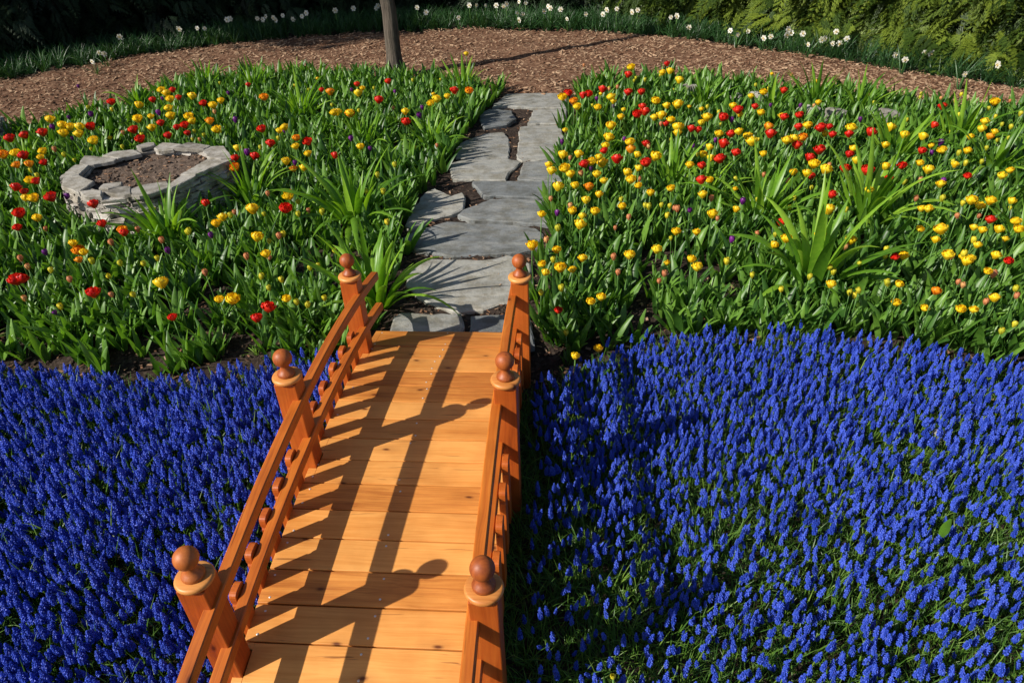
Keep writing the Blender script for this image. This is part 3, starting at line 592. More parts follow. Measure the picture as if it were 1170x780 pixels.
# ------------------------------------------------------------------ bloom list read off the photograph: colour, x, y, radius in crop pixels (2.925 per photo pixel)
CR = {
'A': (0, 0, """Y 168 398 16 Y 208 420 14 Y 238 425 18 Y 265 425 18 Y 268 445 13 Y 315 470 18 Y 210 445 15 O 10 518 16 Y 48 512 14 Y 95 603 13 Y 117 660 15 Y 125 728 13 Y 143 505 12 Y 145 525 10 Y 465 352 12 Y 463 397 16
Y 500 390 10 Y 503 428 12 Y 540 302 13 Y 555 312 13 Y 572 332 12 Y 565 362 12 Y 570 386 13 Y 643 320 12 Y 635 388 13 Y 645 405 12 Y 715 352 13 Y 735 337 9 Y 728 432 15 Y 925 436 10 Y 955 424 12 Y 985 490 11 Y 960 653 17 Y 848 697 18
Y 740 725 14 Y 722 742 10 Y 1120 376 12 Y 1165 378 12 O 1098 308 12 O 886 325 17 O 698 406 12 O 985 460 11 O 977 563 11 Y 1020 558 12 Y 797 495 11 Y 948 542 9 Y 1030 514 11 O 100 548 12 O 60 550 12 Y 85 660 12 O 790 560 15
R 28 463 15 R 80 453 13 R 140 443 18 R 308 421 15 R 375 340 11 R 450 432 22 R 465 465 18 R 542 411 9 R 592 327 10 R 572 300 9 R 590 425 9 R 563 452 9 R 622 418 12 R 622 447 9 R 677 345 11 R 80 518 18 R 142 542 11 R 53 627 14
R 80 640 11 R 120 605 12 R 167 657 17 R 68 712 17 R 57 760 12 R 315 682 15 R 345 748 13 R 508 335 10 R 825 284 10 R 873 430 13 R 910 478 13 R 850 523 13 R 778 527 10 R 947 698 18 R 680 678 12 R 1027 473 14 R 1080 300 10 K 1122 520 11
K 793 705 9 O 405 770 14 P 175 423 11 P 230 392 10 P 308 380 11 P 530 375 11 P 540 328 10 P 788 400 11 P 820 508 13 P 977 543 10 P 220 655 12 P 955 437 9 P 262 288 9 P 765 310 8 P 245 460 10 B 405 492 9 B 467 450 10 B 685 448 8 B 650 438 9
K 660 467 8 B 870 492 8 B 993 670 9 B 772 720 10 B 1003 712 10 K 1038 700 10 B 1075 708 10 B 735 277 8 B 367 367 8 B 102 567 10 B 122 587 9 B 523 697 9 B 630 770 8 B 215 517 8 B 248 535 8 K 182 497 8 K 418 440 9 K 720 374 9"""),
'B': (380, 0, """Y 445 180 8 Y 97 293 10 Y 85 312 13 Y 350 330 14 Y 330 344 11 Y 383 322 9 O 455 304 12 Y 12 376 12 O 60 380 16 Y 93 490 11 Y 247 373 8 B 205 549 9 B 153 582 9 B 175 638 9 B 187 740 8 B 107 637 9 Y 767 325 13 Y 820 357 12 O 810 338 12
Y 882 360 11 Y 992 225 14 Y 1102 243 10 Y 1124 238 11 Y 1155 268 12 Y 1083 338 15 Y 1118 353 11 Y 1157 350 14 Y 930 325 14 Y 935 340 10 Y 962 390 10 Y 1100 385 15 Y 1075 393 11 Y 1130 402 12 Y 927 420 15 Y 926 460 18 Y 990 475 14
O 995 500 14 Y 1150 425 16 Y 1155 445 12 Y 722 553 11 Y 733 572 14 Y 768 518 14 Y 820 513 13 Y 775 563 16 Y 790 580 13 Y 862 541 14 Y 886 524 11 Y 907 545 22 Y 1023 517 11 Y 1077 520 16 Y 1028 563 11 Y 985 577 13 Y 1000 600 15
Y 1022 621 11 Y 905 603 11 Y 888 583 10 O 855 623 14 Y 813 617 12 Y 753 622 16 Y 880 650 8 Y 850 664 13 Y 806 702 8 Y 838 720 11 Y 830 748 17 Y 697 713 12 Y 878 706 9 Y 790 703 8 Y 970 689 10 Y 1138 630 12 Y 1061 647 9 B 963 665 9
B 1065 687 8 B 1098 684 8 B 1110 715 9 B 1131 686 8 B 750 762 8 K 988 728 9 K 735 665 7 R 408 302 12 R 158 333 13 R 193 270 10 R 243 407 15 R 82 280 9 R 10 519 11 R 788 311 12 R 835 320 11 R 858 314 12 R 903 298 12 R 986 249 11
R 992 307 12 R 1032 307 11 R 1118 211 10 R 1016 381 15 R 1046 373 14 R 1037 357 11 R 1108 413 10 R 903 501 11 R 954 534 18 R 1052 544 16 R 845 548 14 K 790 529 9 K 829 580 12 K 785 685 10 K 1148 693 11 K 842 218 9 R 1049 480 11
K 1060 492 10 P 66 299 10 P 207 306 10 P 293 384 12 P 301 358 9 P 58 462 11 P 121 494 9 P 933 355 9 P 882 330 9 P 976 463 9 P 768 475 9 P 745 710 12 P 867 565 9 K 952 290 9 K 925 297 9 B 1043 265 8 Y 905 485 10"""),
'C': (770, 0, """Y 15 268 11 Y 18 348 14 Y 296 307 11 Y 262 319 8 Y 116 393 15 Y 92 407 10 Y 200 353 11 Y 218 384 10 Y 290 377 11 Y 15 425 18 Y 112 492 11 Y 95 514 12 Y 150 447 12 Y 222 440 12 Y 245 455 14 Y 264 472 16 Y 370 468 14 Y 398 463 15
O 435 460 14 Y 445 420 13 Y 362 388 9 O 315 422 13 Y 290 513 10 Y 593 428 19 Y 715 425 17 Y 765 449 8 Y 605 497 12 Y 700 482 11 Y 837 457 13 Y 615 537 12 Y 707 554 13 Y 463 548 16 Y 512 567 17 Y 442 575 13 Y 408 573 9 Y 485 342 8
Y 901 504 13 Y 823 546 11 Y 846 565 15 Y 975 501 10 Y 995 458 9 Y 1030 430 10 Y 1040 406 8 Y 1070 441 11 B 1075 465 9 B 1097 415 9 B 1127 423 9 B 1127 462 10 B 1045 494 9 Y 937 550 11 B 975 545 9 B 948 509 8 B 1055 362 9 Y 1070 340 13
B 957 313 8 B 962 383 8 B 1157 380 8 Y 1126 567 11 Y 1105 585 9 B 1087 588 8 B 1020 537 8 Y 97 649 13 Y 123 600 11 Y 203 699 11 Y 133 720 10 Y 521 702 18 B 387 693 8 Y 661 637 10 Y 857 700 13 Y 825 695 11 B 905 658 10 Y 890 612 13
Y 998 666 10 Y 1020 687 14 Y 1050 667 10 Y 1131 670 12 Y 1137 737 14 Y 893 765 19 Y 994 757 11 Y 1030 768 12 Y 1095 768 14 Y 1160 765 14 Y 826 765 11 B 208 599 9 B 569 700 8 Y 510 447 9 R 163 393 15 R 214 366 14 R 272 356 10 R 373 392 12
R 415 384 12 R 412 423 12 R 487 428 16 R 527 425 10 R 538 450 10 R 582 448 12 R 659 441 15 R 187 447 13 R 167 480 15 R 206 508 13 R 158 530 18 R 85 601 15 R 60 430 12 R 80 433 10 R 325 447 16 R 413 487 14 R 447 525 14 R 490 500 18
R 578 512 9 R 577 565 15 R 652 569 20 R 723 595 12 R 456 590 12 R 826 502 12 R 766 555 13 R 899 355 12 R 865 418 11 R 358 300 10 R 524 647 10 K 382 603 10 K 942 720 11 K 1023 718 10 R 1066 735 14 R 983 585 11 O 1052 455 11 K 300 582 9
K 287 647 8 K 8 695 10 R 360 745 9 K 833 600 9 K 806 660 9 K 121 662 8 P 192 398 11 P 235 670 13 P 53 700 11 P 887 474 12 P 910 601 10 P 862 511 10 P 630 400 9 P 330 352 10 P 423 352 9 P 62 487 10 P 140 466 9 Y 60 552 9 R 88 552 10 Y 120 527 12"""),
'D': (0, 220, """Y 248 170 12 O 265 190 17 Y 280 197 12 B 395 237 12 B 485 235 11 B 167 258 11 B 363 275 11 B 446 340 12 Y 536 298 20 Y 732 353 13 Y 777 354 20 Y 855 147 17 Y 890 207 14 K 900 217 11 B 872 278 13 B 945 285 12 B 893 318 11 Y 957 350 13
B 1032 372 13 B 1030 252 9 B 1064 243 11 B 1085 350 10 B 305 223 8 B 628 130 9 B 895 160 9 B 945 137 10 K 930 148 9 R 57 287 20 R 70 285 16 R 315 334 19 R 895 381 19 R 857 417 16 R 572 415 13 K 235 285 12 K 375 340 11 R 412 132 13 O 267 220 11
K 65 217 10 K 83 248 10 K 815 214 10 K 688 265 8 K 530 160 8 K 376 167 10 K 80 352 8 P 150 197 12 P 568 187 11 P 177 403 9 P 708 140 9"""),
'E': (380, 250, """Y 667 89 11 Y 752 102 10 Y 698 153 12 Y 700 176 12 Y 768 158 9 Y 800 166 12 B 733 135 7 Y 840 128 13 B 765 232 9 B 698 242 11 Y 902 260 14 Y 862 278 13 Y 978 122 11 Y 1075 103 10 Y 1155 42 11 Y 893 429 9 Y 810 455 13 B 785 380 9
K 950 126 10 K 955 178 9 K 1112 180 10 R 748 305 8 B 750 30 9 K 708 67 8 K 103 120 9"""),
'F': (770, 220, """Y 67 221 13 Y 81 247 11 B 173 222 8 Y 374 153 9 Y 328 170 12 Y 498 143 11 Y 596 164 10 B 610 232 11 B 531 249 12 B 452 282 10 B 362 317 10 Y 516 304 14 B 625 327 12 B 590 332 8 B 714 185 12 Y 768 211 10 Y 746 305 12 B 716 297 10 Y 746 367 13
Y 838 381 12 O 873 327 14 Y 963 391 14 Y 998 388 11 Y 1071 353 15 K 1035 358 9 K 970 308 10 Y 1047 259 12 Y 1071 208 14 Y 1022 176 12 Y 998 222 13 Y 970 228 10 Y 915 204 11 K 930 212 10 Y 872 159 12 B 1005 155 12 B 1151 316 11
B 1147 440 12 B 1088 456 9 B 960 200 8 R 743 216 12 R 1126 229 13 K 278 135 9 K 572 178 10 K 1068 273 11 K 1155 343 9 P 192 152 13""")}
blooms = []
for k, (ox, oy, s) in CR.items():
    q = s.split()
    for i in range(0, len(q), 4): blooms.append((q[i], ox+float(q[i+1])/2.925, oy+float(q[i+2])/2.925, float(q[i+3])/2.925))
blooms.append(('B', 703, 773, 4.5))
# blooms outside the frame, so the beds go on
for _ in range(60):
    u = RND.choice((RND.uniform(-160, -8), RND.uniform(1178, 1330))); v = RND.uniform(150, 370)
    blooms.append((RND.choice('YYRRBK') if u < 0 else RND.choice('YYYBBKR'), u, v, RND.uniform(3, 5)))

# ------------------------------------------------------------------ tulips
def petal(b, az, open_, r, h, w, z0=0.0, m=0, rr=None, cup=.5):
    """cupped petal: from the base up, bulging outward by open_"""
    rr = RND.random() if rr is None else rr; V, F = [], []; n = 4
    ca, sa = math.cos(az), math.sin(az)
    for i in range(n+1):
        t = i/n; rad = r*math.sin(math.pi*(.08+t*.62*(1+open_*.0)))*(1 if t < .5 else 1)+open_*r*t*t*.7; z = z0+h*(t**.85)-open_*h*.35*t**3
        ww = w*(math.sin(math.pi*(.10+.80*t))**.75)*(1 if t < .9 else .75)
        for k in (-1, 0, 1):
            q = k*ww; x = rad*(1-cup*.28*k*k)+RND.uniform(-.03, .03)*r; V.append((x*ca-q*sa, x*sa+q*ca, z+RND.uniform(-.03, .03)*h))
    for i in range(n):
        a = i*3; F += [(a, a+1, a+4, a+3), (a+1, a+2, a+5, a+4)]
    b.add(V, F, m, None, rr)
def bloom_double():
    b = Base()
    for i in range(7): petal(b, i*2*math.pi/7+RND.uniform(-.2, .2), RND.uniform(.12, .5), 1.0, 1.6, .50, -.72)
    for i in range(6): petal(b, i*2*math.pi/6+RND.uniform(-.3, .3), RND.uniform(.05, .3), .78, 1.65, .42, -.65)
    for i in range(5): petal(b, i*2*math.pi/5+RND.uniform(-.3, .3), RND.uniform(0, .2), .5, 1.55, .36, -.5)
    for i in range(4): petal(b, i*2*math.pi/4+RND.uniform(-.3, .3), 0, .26, 1.45, .26, -.45)
    return b
def bloom_bud():
    b = Base()
    for i in range(6): petal(b, i*math.pi/3, -.12 if i % 2 else 0, 1.0 if i % 2 == 0 else .9, 2.3, .66, -1.1, cup=.9)
    for i in range(3): petal(b, i*2.1+.4, -.2, .6, 2.2, .5, -1.0, cup=.9)
    return b
DOUBLE = [bloom_double() for _ in range(5)]; BUD = [bloom_bud() for _ in range(3)]
def tulip_leaves(n=4):
    b = Base(); a0 = RND.random()*6.28
    for i in range(n):
        blade(b, (0.006*math.cos(a0+i*2.2), .006*math.sin(a0+i*2.2), .0), a0+i*2.2+RND.uniform(-.4, .4), RND.uniform(.19, .30)*(1-.07*i), RND.uniform(.032, .057), RND.uniform(1.1, 1.5), RND.uniform(.25, 1.15), 6, RND.uniform(.3, .6), 0, 'leaf', RND.uniform(-.8, .8))
    return b
LEAVES = [tulip_leaves(RND.choice((3, 4, 4, 5))) for _ in range(12)]
stem_b = Base(); tube(stem_b, [(0, 0, 0), (.006, .002, .35), (.003, -.003, .7), (0, 0, 1)], [.0042, .004, .0036, .0034], 5)
me_stem = base_mesh('tulip_stem', stem_b, [M_STEM], True)
me_leaf = [base_mesh('tulip_foliage', b, [M_LEAF], True) for b in LEAVES]
me_bl = {}
for c in 'YROPBK':
    src = BUD if c in 'BKP' else DOUBLE
    me_bl[c] = [base_mesh('tulip_bloom', b, [PET[c]], True) for b in src]
CN = dict(Y='open double yellow tulip', R='open double red tulip', O='open double orange tulip', P='purple tulip', B='half-closed yellow-green tulip', K='closed peach pink tulip bud')
def region(u, v, x, y):
    if y < 1.6: return 'among the grape hyacinths'
    if x < 0.1:
        if v < 165 and u < 270: return 'behind the stone planter'
        if v < 170: return 'in the left bed between the tree trunk and path' if u > 340 else 'in the left bed beyond the planter'
        if u < 75: return 'left of the stone planter'
        if u < 270: return 'in front of the stone planter'
        if v < 260: return 'in the left bed between planter and path'
        return 'in the left bed behind the bridge railing'
    if v < 140: return 'at the back of the right bed near the mulch'
    if u < 760: return 'in the right bed beside the flagstones' if v < 230 else 'in the right bed beside the far end of the bridge'
    if u < 960: return 'in the middle of the right bed' if v < 230 else 'in the right bed just behind the grape hyacinths'
    return 'in the upper right of the right bed' if v < 230 else 'in the right bed at the right side, above the blue'
rec = []
for c, u, v, r in blooms:
    y0 = at_z(u, v, .1)[1]
    h = RND.uniform(.30, .39) if c in 'YRO' else RND.uniform(.25, .33)
    g = float(gz(*at_z(u, v, .1)[:2])); 
    if y0 < 1.9: h = min(h, .26)
    P = at_z(u, v, g+h); d = (P-CAMP)@Fv; rad = r/FPX*d*(1.0 if c in 'YRO' else .85); rad = min(max(rad*1.15, .012), .044)
    ins = 0 <= u <= 1170
    rec.append(dict(c=c, u=u, v=v, r=r, P=P, g=g, h=h, rad=rad, ins=ins, reg=region(u, v, P[0], P[1])))
rec.sort(key=lambda q: (-q['ins'], -q['r']))
ind, rest = rec[:300], rec[300:]
groups = {}
for q in ind: groups.setdefault((q['c'], q['reg']), []).append(q)
for (c, rg), L in groups.items():
    n_ = CN[c]
    for q in L: q['lab'] = f'{n_} {rg}'
    if len(L) == 2:
        L.sort(key=lambda q: q['u']); L[0]['lab'] = f'left one of two {n_}s {rg}'; L[1]['lab'] = f'right one of two {n_}s {rg}'
    elif len(L) > 2:
        for key, w in ((lambda q: q['u'], 'leftmost'), (lambda q: -q['u'], 'rightmost'), (lambda q: -q['v'], 'nearest'), (lambda q: -q['r'], 'largest')):
            q = min(L, key=key)
            if 'done' not in q: q['lab'] = f'{w} {n_} {rg}'; q['done'] = 1
for q in ind:
    P = q['P']; root = empty('tulip', (P[0], P[1], q['g']-.005), (RND.uniform(-.04, .04), RND.uniform(-.04, .04), RND.random()*6.28))
    tag(root, q['lab'], 'tulip', 'tulips in the two flower beds')
    s = q['rad']; link('stem', me_stem, root, scale=(1, 1, q['h']-s*.5))
    b = RND.choice(me_bl[q['c']]); sq = s if q['c'] in 'YRO' else s*.82
    link('bloom', b, root, (0, 0, q['h']), (RND.uniform(-.35, .2), RND.uniform(-.3, .3), RND.random()*6.28), (sq, sq, sq*.95))
    link('foliage', RND.choice(me_leaf), root, rot=(0, 0, RND.random()*6.28), scale=min(1.15, q['h']/.33))
# the rest of the tulips: one mass
Bs, cols_ = [], 'YROPBK'; TM = [PET[c] for c in cols_]+[M_STEM, M_LEAF]
for c in cols_:
    for k in range(3):
        b = Base(); b.join(LEAVES[RND.randrange(12)], None, 7)
        sb_ = Base(); sb_.join(stem_b, Matrix.Diagonal((1, 1, .33, 1)), 6); b.join(sb_)
        fl = (BUD if c in 'BKP' else DOUBLE)[k]; s = .021 if c in 'BKP' else .030
        b.join(fl, Matrix.Translation((0, 0, .335))@Matrix.Diagonal((s, s, s, 1)), cols_.index(c)); Bs.append(b)
# extra small buds spread through the beds
extra = []
def rand_in(polyW, n):
    lo, hi = polyW.min(0), polyW.max(0); out = []
    while len(out) < n:
        P = NR.uniform(lo, hi, (n*3, 2)); out += list(P[inpoly(P, polyW)])
    return np.array(out[:n])
LB = lineW([(-260, 420), (0, 400), (60, 408), (130, 416), (220, 412), (300, 405), (360, 408), (420, 395), (440, 378), (442, 345), (466, 300), (466, 255), (499, 210), (519, 188), (529, 158), (551, 133), (576, 108), (500, 98), (440, 92), (300, 92), (210, 102), (150, 122), (60, 150), (0, 162), (-260, 215)])
RB = lineW([(606, 400), (700, 396), (760, 388), (850, 382), (950, 385), (1050, 395), (1170, 408), (1420, 425), (1420, 190), (1170, 138), (1020, 124), (880, 104), (760, 96), (690, 98), (655, 110), (650, 160), (640, 200), (628, 250), (618, 300), (606, 370)])
Tt, wh, sc_ = [], [], []
for q in rest: Tt.append((q['P'][0], q['P'][1], q['g']-.005)); wh.append(cols_.index(q['c'])*3+RND.randrange(3)); sc_.append(q['h']/.335)
for p in np.vstack([rand_in(LB, 40), rand_in(RB, 90)]):
    if inpoly([p], ring)[0]: continue
    Tt.append((p[0], p[1], float(gz(*p)))); wh.append(cols_.index(RND.choice('BBBKY'))*3+RND.randrange(3)); sc_.append(RND.uniform(.65, .85))
n = len(Tt); o = bulk('tulips', Bs, wh, np.array(Tt), rotm(NR.random(n)*6.28, NR.random(n)*.08, NR.random(n)*6.28, np.array(sc_)), TM, True); tag(o, kind='stuff')

# foliage of the beds
def bed_points(poly, dens):
    A = .5*abs(np.dot(poly[:, 0], np.roll(poly[:, 1], 1))-np.dot(poly[:, 1], np.roll(poly[:, 0], 1)))
    P = rand_in(poly, int(A*dens)); k = np.ones(len(P), bool)
    k &= ~inpoly(P, rc+(ring-rc)*1.06); k &= ~inpoly(P, ring3)
    k &= ~inpoly(P, pathpoly)
    k &= ~((np.abs(P[:, 0]) < .52) & (P[:, 1] < 1.8))
    # bare patches
    nz = np.sin(P[:, 0]*2.3+1.2)*np.sin(P[:, 1]*2.9+.4)+.6*np.sin(P[:, 0]*5.1+P[:, 1]*3.7)
    k &= ~((nz < -.95) & (P[:, 1] < 3.6) & (NR.random(len(P)) < .8))
    return P[k]
bare = [(at_z(*q, -.2)[:2], r) for q, r in (((215, 385), .13), ((290, 395), .12), ((150, 405), .12), ((735, 365), .22), ((705, 345), .16), ((1040, 345), .2), ((860, 360), .1), ((250, 345), .15), ((80, 400), .08))]
def clear(P):
    for c, r in bare: P = P[(np.linalg.norm(P-c, axis=1) > r) | (NR.random(len(P)) < .15)]
    return P
P = clear(np.vstack([bed_points(LB, 122), bed_points(RB, 135)])); q = P[P[:, 1] < 2.3]; P = np.vstack([P, q+NR.normal(0, .05, q.shape)]); P = P[~((np.abs(P[:, 0]) < .55) & (P[:, 1] < 1.9))]; n = len(P)
front = sstep(1.6, 3.2, P[:, 1]); sz = NR.uniform(.70, 1.2, n)*(.88+.2*front)
o = bulk('tulip_foliage', LEAVES, NR.integers(0, 12, n), np.column_stack([P, gz(P[:, 0], P[:, 1])-.005]), rotm(NR.random(n)*6.28, NR.random(n)*.22, NR.random(n)*6.28, sz), [M_LEAF], True); tag(o, kind='stuff')

# ------------------------------------------------------------------ strap-leaved clumps
def clump(nl, L, w, droop):
    b = Base()
    for i in range(nl):
        a = i*2.399+RND.uniform(-.3, .3); t = (i+.5)/nl; r = .05*math.sqrt(t)
        blade(b, (r*math.cos(a), r*math.sin(a), 0), a, L*RND.uniform(.6, 1.12), w*RND.uniform(.7, 1.15), 1.5-.6*t+RND.uniform(-.1, .1), (1.25-1.6*t*droop)+RND.uniform(-.5, .4), 9, .45, 0, 'strap', RND.uniform(-.5, .5))
    return b
CL = [base_mesh('daylily_leaves', clump(32, .56, .046, d), [M_LILY], True) for d in (.95, 1.25, 1.5, 1.15)]
CLUMPS = [(195, 282, 1.05, 'in front of the stone planter'), (290, 238, .95, 'between the stone planter and the bright clump by the path'), (408, 262, 1.25, 'bright one left of the kite-shaped flagstone'), (432, 352, 1.1, 'dark one drooping over the flagstones behind the left railing'),
 (238, 105, .8, 'behind the planter at the mulch edge'), (345, 140, 1.0, 'in the left bed in front of the tree trunk'), (495, 175, .9, 'beside the left edge of the far flagstones'), (530, 115, .9, 'at the far left corner of the flagstone path'), (420, 175, .85, 'in the left bed under the tree trunk'), (290, 108, .8, 'at the mulch edge between planter and trunk'), (160, 128, .8, 'behind the left end of the planter'),
 (925, 335, 1.35, 'brightest one at the front of the right bed'), (868, 258, 1.15, 'in the middle of the right bed'), (985, 262, 1.3, 'in the right bed behind the brightest clump'), (805, 232, .9, 'in the right bed by the dense yellow tulips'), (765, 225, .9, 'dark green one near the flagstones in the right bed'), (1018, 190, 1.1, 'with upright pale leaves in the upper right bed'), (1090, 175, 1.1, 'in the upper right corner of the right bed'),
 (802, 128, .9, 'at the mulch edge of the right bed, by a pale stone'), (930, 128, .9, 'behind the hidden stone ring'), (690, 175, .7, 'beside the far right flagstones'), (980, 132, .85, 'at the mulch edge right of the hidden stone ring'), (1130, 205, 1.05, 'near the right edge among the yellow buds'), (880, 128, .7, 'at the mulch edge left of the hidden stone ring'), (35, 200, .8, 'left of the stone planter'), (1165, 290, .9, 'cut by the right edge of the photo')]
for i, (u, v, s, w) in enumerate(CLUMPS):
    P = at_z(u, v, -.2); o = link('daylily', CL[i % 4], None, (P[0], P[1], float(gz(P[0], P[1]))-.01), (0, 0, RND.random()*6.28), (s*RND.uniform(.93, 1.05), s*RND.uniform(.93, 1.05), s))
    tag(o, 'strap-leaved green clump '+w, 'daylily', 'strap-leaved clumps in the beds')

# ------------------------------------------------------------------ grape hyacinths
def spike(nring, per, bell):
    b = Base(); V0 = np.array([(0, 0, -1), (1, 0, -.15), (0, 1, -.15), (-1, 0, -.15), (0, -1, -.15), (0, 0, .9)])
    F0 = [(0, 2, 1), (0, 3, 2), (0, 4, 3), (0, 1, 4), (5, 1, 2), (5, 2, 3), (5, 3, 4), (5, 4, 1)]
    H = .049
    for k in range(nring):
        t = k/(nring-1); z = t*H; R = .0070*(math.sin(math.pi*(.30+.66*t))**.8)+.0006; n = max(2, int(round(per*(1-.55*t))))
        for j in range(n):
            a = j*2*math.pi/n+k*1.9; s = bell*(1-.45*t)*RND.uniform(.85, 1.15)
            V = V0*s*np.array([1, 1, 1.25]); tl = 1.0-.9*t; ct, st = math.cos(-tl), math.sin(-tl)
            V = np.column_stack([V[:, 0]*ct+V[:, 2]*st, V[:, 1], -V[:, 0]*st+V[:, 2]*ct]); V[:, 0] += R
            ca, sa = math.cos(a), math.sin(a)
            b.add(np.column_stack([V[:, 0]*ca-V[:, 1]*sa, V[:, 0]*sa+V[:, 1]*ca, V[:, 2]+z]), F0, 0, None, RND.random()*.8+.2*(1-t))
    tube(b, [(0, 0, -.002), (0, 0, H)], [.006, .003], 5, 0, .1)
    return b
SPK = [spike(8, 8, .0043) for _ in range(4)]
SPL = [spike(6, 6, .0050) for _ in range(4)]
mst = Base(); tube(mst, [(0, 0, 0), (.003, 0, .06), (0, 0, .125)], [.0025, .002, .002], 4)
me_spk = [base_mesh('hyacinth_spike', b, [M_MUSC]) for b in SPK]; me_mst = base_mesh('hyacinth_stem', mst, [M_MLEAF])
mleft = np.array([at_z(u, v, -.08)[:2] for u, v in [(-300, 412), (-100, 404), (0, 404), (60, 412), (130, 420), (220, 415), (300, 405), (350, 402), (400, 400)]])
mright = np.array([at_z(u, v, -.08)[:2] for u, v in [(600, 425), (640, 412), (700, 392), (760, 380), (850, 374), (950, 377), (1050, 387), (1170, 404), (1350, 425)]])
def back(x):
    return np.where(x < 0, np.interp(x, mleft[:, 0], mleft[:, 1]), np.interp(x, mright[:, 0], mright[:, 1]))
def jgrid(x0, x1, y0, y1, st):
    X, Y = np.meshgrid(np.arange(x0, x1, st), np.arange(y0, y1, st)); P = np.column_stack([X.ravel(), Y.ravel()]); P += NR.uniform(-.55, .55, P.shape)*st; return P
def vis(P):
    u, v, w = px3(np.column_stack([P, np.full(len(P), -.12)])); return (u > -260) & (u < 1430) & (v < 1000) & (w > .3)
def px3(P):
    d = P-CAMP; w = d@Fv; return W0/2+FPX*(d@Rv)/w, H0/2-FPX*(d@Uv)/w, w
PL = jgrid(-3.6, -.50, -1.5, 2.2, .0265); PL = PL[(PL[:, 1] < back(PL[:, 0])+NR.normal(0, .03, len(PL))) & vis(PL)]
PRr = jgrid(.54, 4.4, -1.5, 2.3, .0265); PRr = PRr[(PRr[:, 1] < back(PRr[:, 0])+NR.normal(0, .03, len(PRr))) & vis(PRr)]
x, y = PRr[:, 0], PRr[:, 1]; dn = .5+.28*np.sin(x*4.3+1+np.sin(y*3.1))*np.sin(y*4.9+x*1.3)+.3*sstep(.2, 1.3, y)+.12*np.sin(x*13)*np.sin(y*15)
dn = dn*(.2+.8*sstep(.50, .80, x+.12*np.sin(y*7)))+.05
u_, v_, _w = px3(np.column_stack([PRr, np.full(len(PRr), -.12)]))
dn = dn*(1-.55*np.exp(-((u_-1085)/60)**2-((v_-630)/40)**2))*(1-.45*np.exp(-((u_-700)/90)**2-((v_-740)/50)**2))
dn = dn*(1-.36*sstep(.2, 1.0, (u_-560)/610*.55+(v_-420)/360*.6)); PRr = PRr[NR.random(len(PRr)) < np.clip(dn*1.32, .06, 1)]
x, y = PL[:, 0], PL[:, 1]; dn = .93-.45*(np.sin(x*9+2)*np.sin(y*8+1+x*3) > .82); PL = PL[NR.random(len(PL)) < dn]
PM = np.vstack([PL, PRr]); n = len(PM); ZM = gz(PM[:, 0], PM[:, 1])
hgt = NR.uniform(.70, 1.18, n); hgt[len(PL):] *= .92; wdt = np.where(np.arange(n) < len(PL), 1.08, .95); u_, v_, w_ = px3(np.column_stack([PM, ZM+.16]))
inn = (u_ > 3) & (u_ < 1167) & (v_ > 0) & (v_ < 777)
order = np.argsort(np.where(inn, w_/hgt, 99)); near = order[:300]; far = order[300:]
mroot_lab = []
for k in near:
    u, v = u_[k], v_[k]
    if u < 280: w = 'at the lower left edge of the dense blue carpet' if u < 100 else 'in the dense carpet near the nearest left post'
    elif u < 560: w = 'between the left railing pickets'
    elif u < 720: w = 'in the sparse shaded patch beside the right railing'
    elif u < 900: w = 'along the bottom edge, right of the shaded strip'
    elif u < 1040: w = 'along the bottom edge, in the middle of the right carpet'
    else: w = 'in the lower right corner among green leaves'
    root = empty('grape_hyacinth', (PM[k, 0], PM[k, 1], ZM[k]-.005), (RND.uniform(-.14, .14), RND.uniform(-.14, .14), RND.random()*6.28))
    tag(root, 'blue grape hyacinth '+w, 'grape hyacinth', 'grape hyacinths under the bridge')
    s = hgt[k]; link('stem', me_mst, root, scale=(1, 1, s)); link('flower_spike', RND.choice(me_spk), root, (0, 0, .12*s), scale=(wdt[k]*s, wdt[k]*s, s))
Bm = []
for k in range(4):
    b = Base(); b.join(SPL[k], Matrix.Translation((0, 0, .12)), 0); b.join(mst, None, 1); Bm.append(b)
n = len(far); hs = hgt[far]
o = bulk('grape_hyacinths', Bm, NR.integers(0, 4, n), np.column_stack([PM[far], ZM[far]-.005]), rotm(NR.random(n)*6.28, np.abs(NR.normal(0, .19, n)), NR.random(n)*6.28, np.column_stack([hs*wdt[far], hs*wdt[far], hs])), [M_MUSC, M_MLEAF]); tag(o, kind='stuff')
def tuft(nl, L, w, m=0, lo=.3, hi=1.4):
    b = Base()
    for i in range(nl):
        a = RND.random()*6.28; e = RND.uniform(.7, 1.45)
        blade(b, (RND.uniform(-.012, .012), RND.uniform(-.012, .012), 0), a, L*RND.uniform(.6, 1.1), w*RND.uniform(.7, 1.2), e, e-RND.uniform(.2, 1.6), 4, .5, m, 'strap', RND.uniform(-.6, .6))
    return b
TF = [tuft(6, .20, .006) for _ in range(8)]
G1 = jgrid(-3.6, -.45, -1.5, 2.2, .055); G1 = G1[(G1[:, 1] < back(G1[:, 0])+.03) & vis(G1)]
G2 = jgrid(.46, 4.4, -1.5, 2.3, .036); G2 = G2[(G2[:, 1] < back(G2[:, 0])+.03) & vis(G2)]
G3 = jgrid(-.5, .5, -1.0, 1.4, .07)
PG = np.vstack([G1, G2, G3]); n = len(PG); sg = NR.uniform(.7, 1.1, n); sg[-len(G3):] *= .6; sg[len(G1):len(G1)+len(G2)] *= .8
o = bulk('hyacinth_leaves', TF, NR.integers(0, 8, n), np.column_stack([PG, gz(PG[:, 0], PG[:, 1])-.005]), rotm(NR.random(n)*6.28, NR.random(n)*.3, NR.random(n)*6.28, sg), [M_MLEAF]); tag(o, kind='stuff')

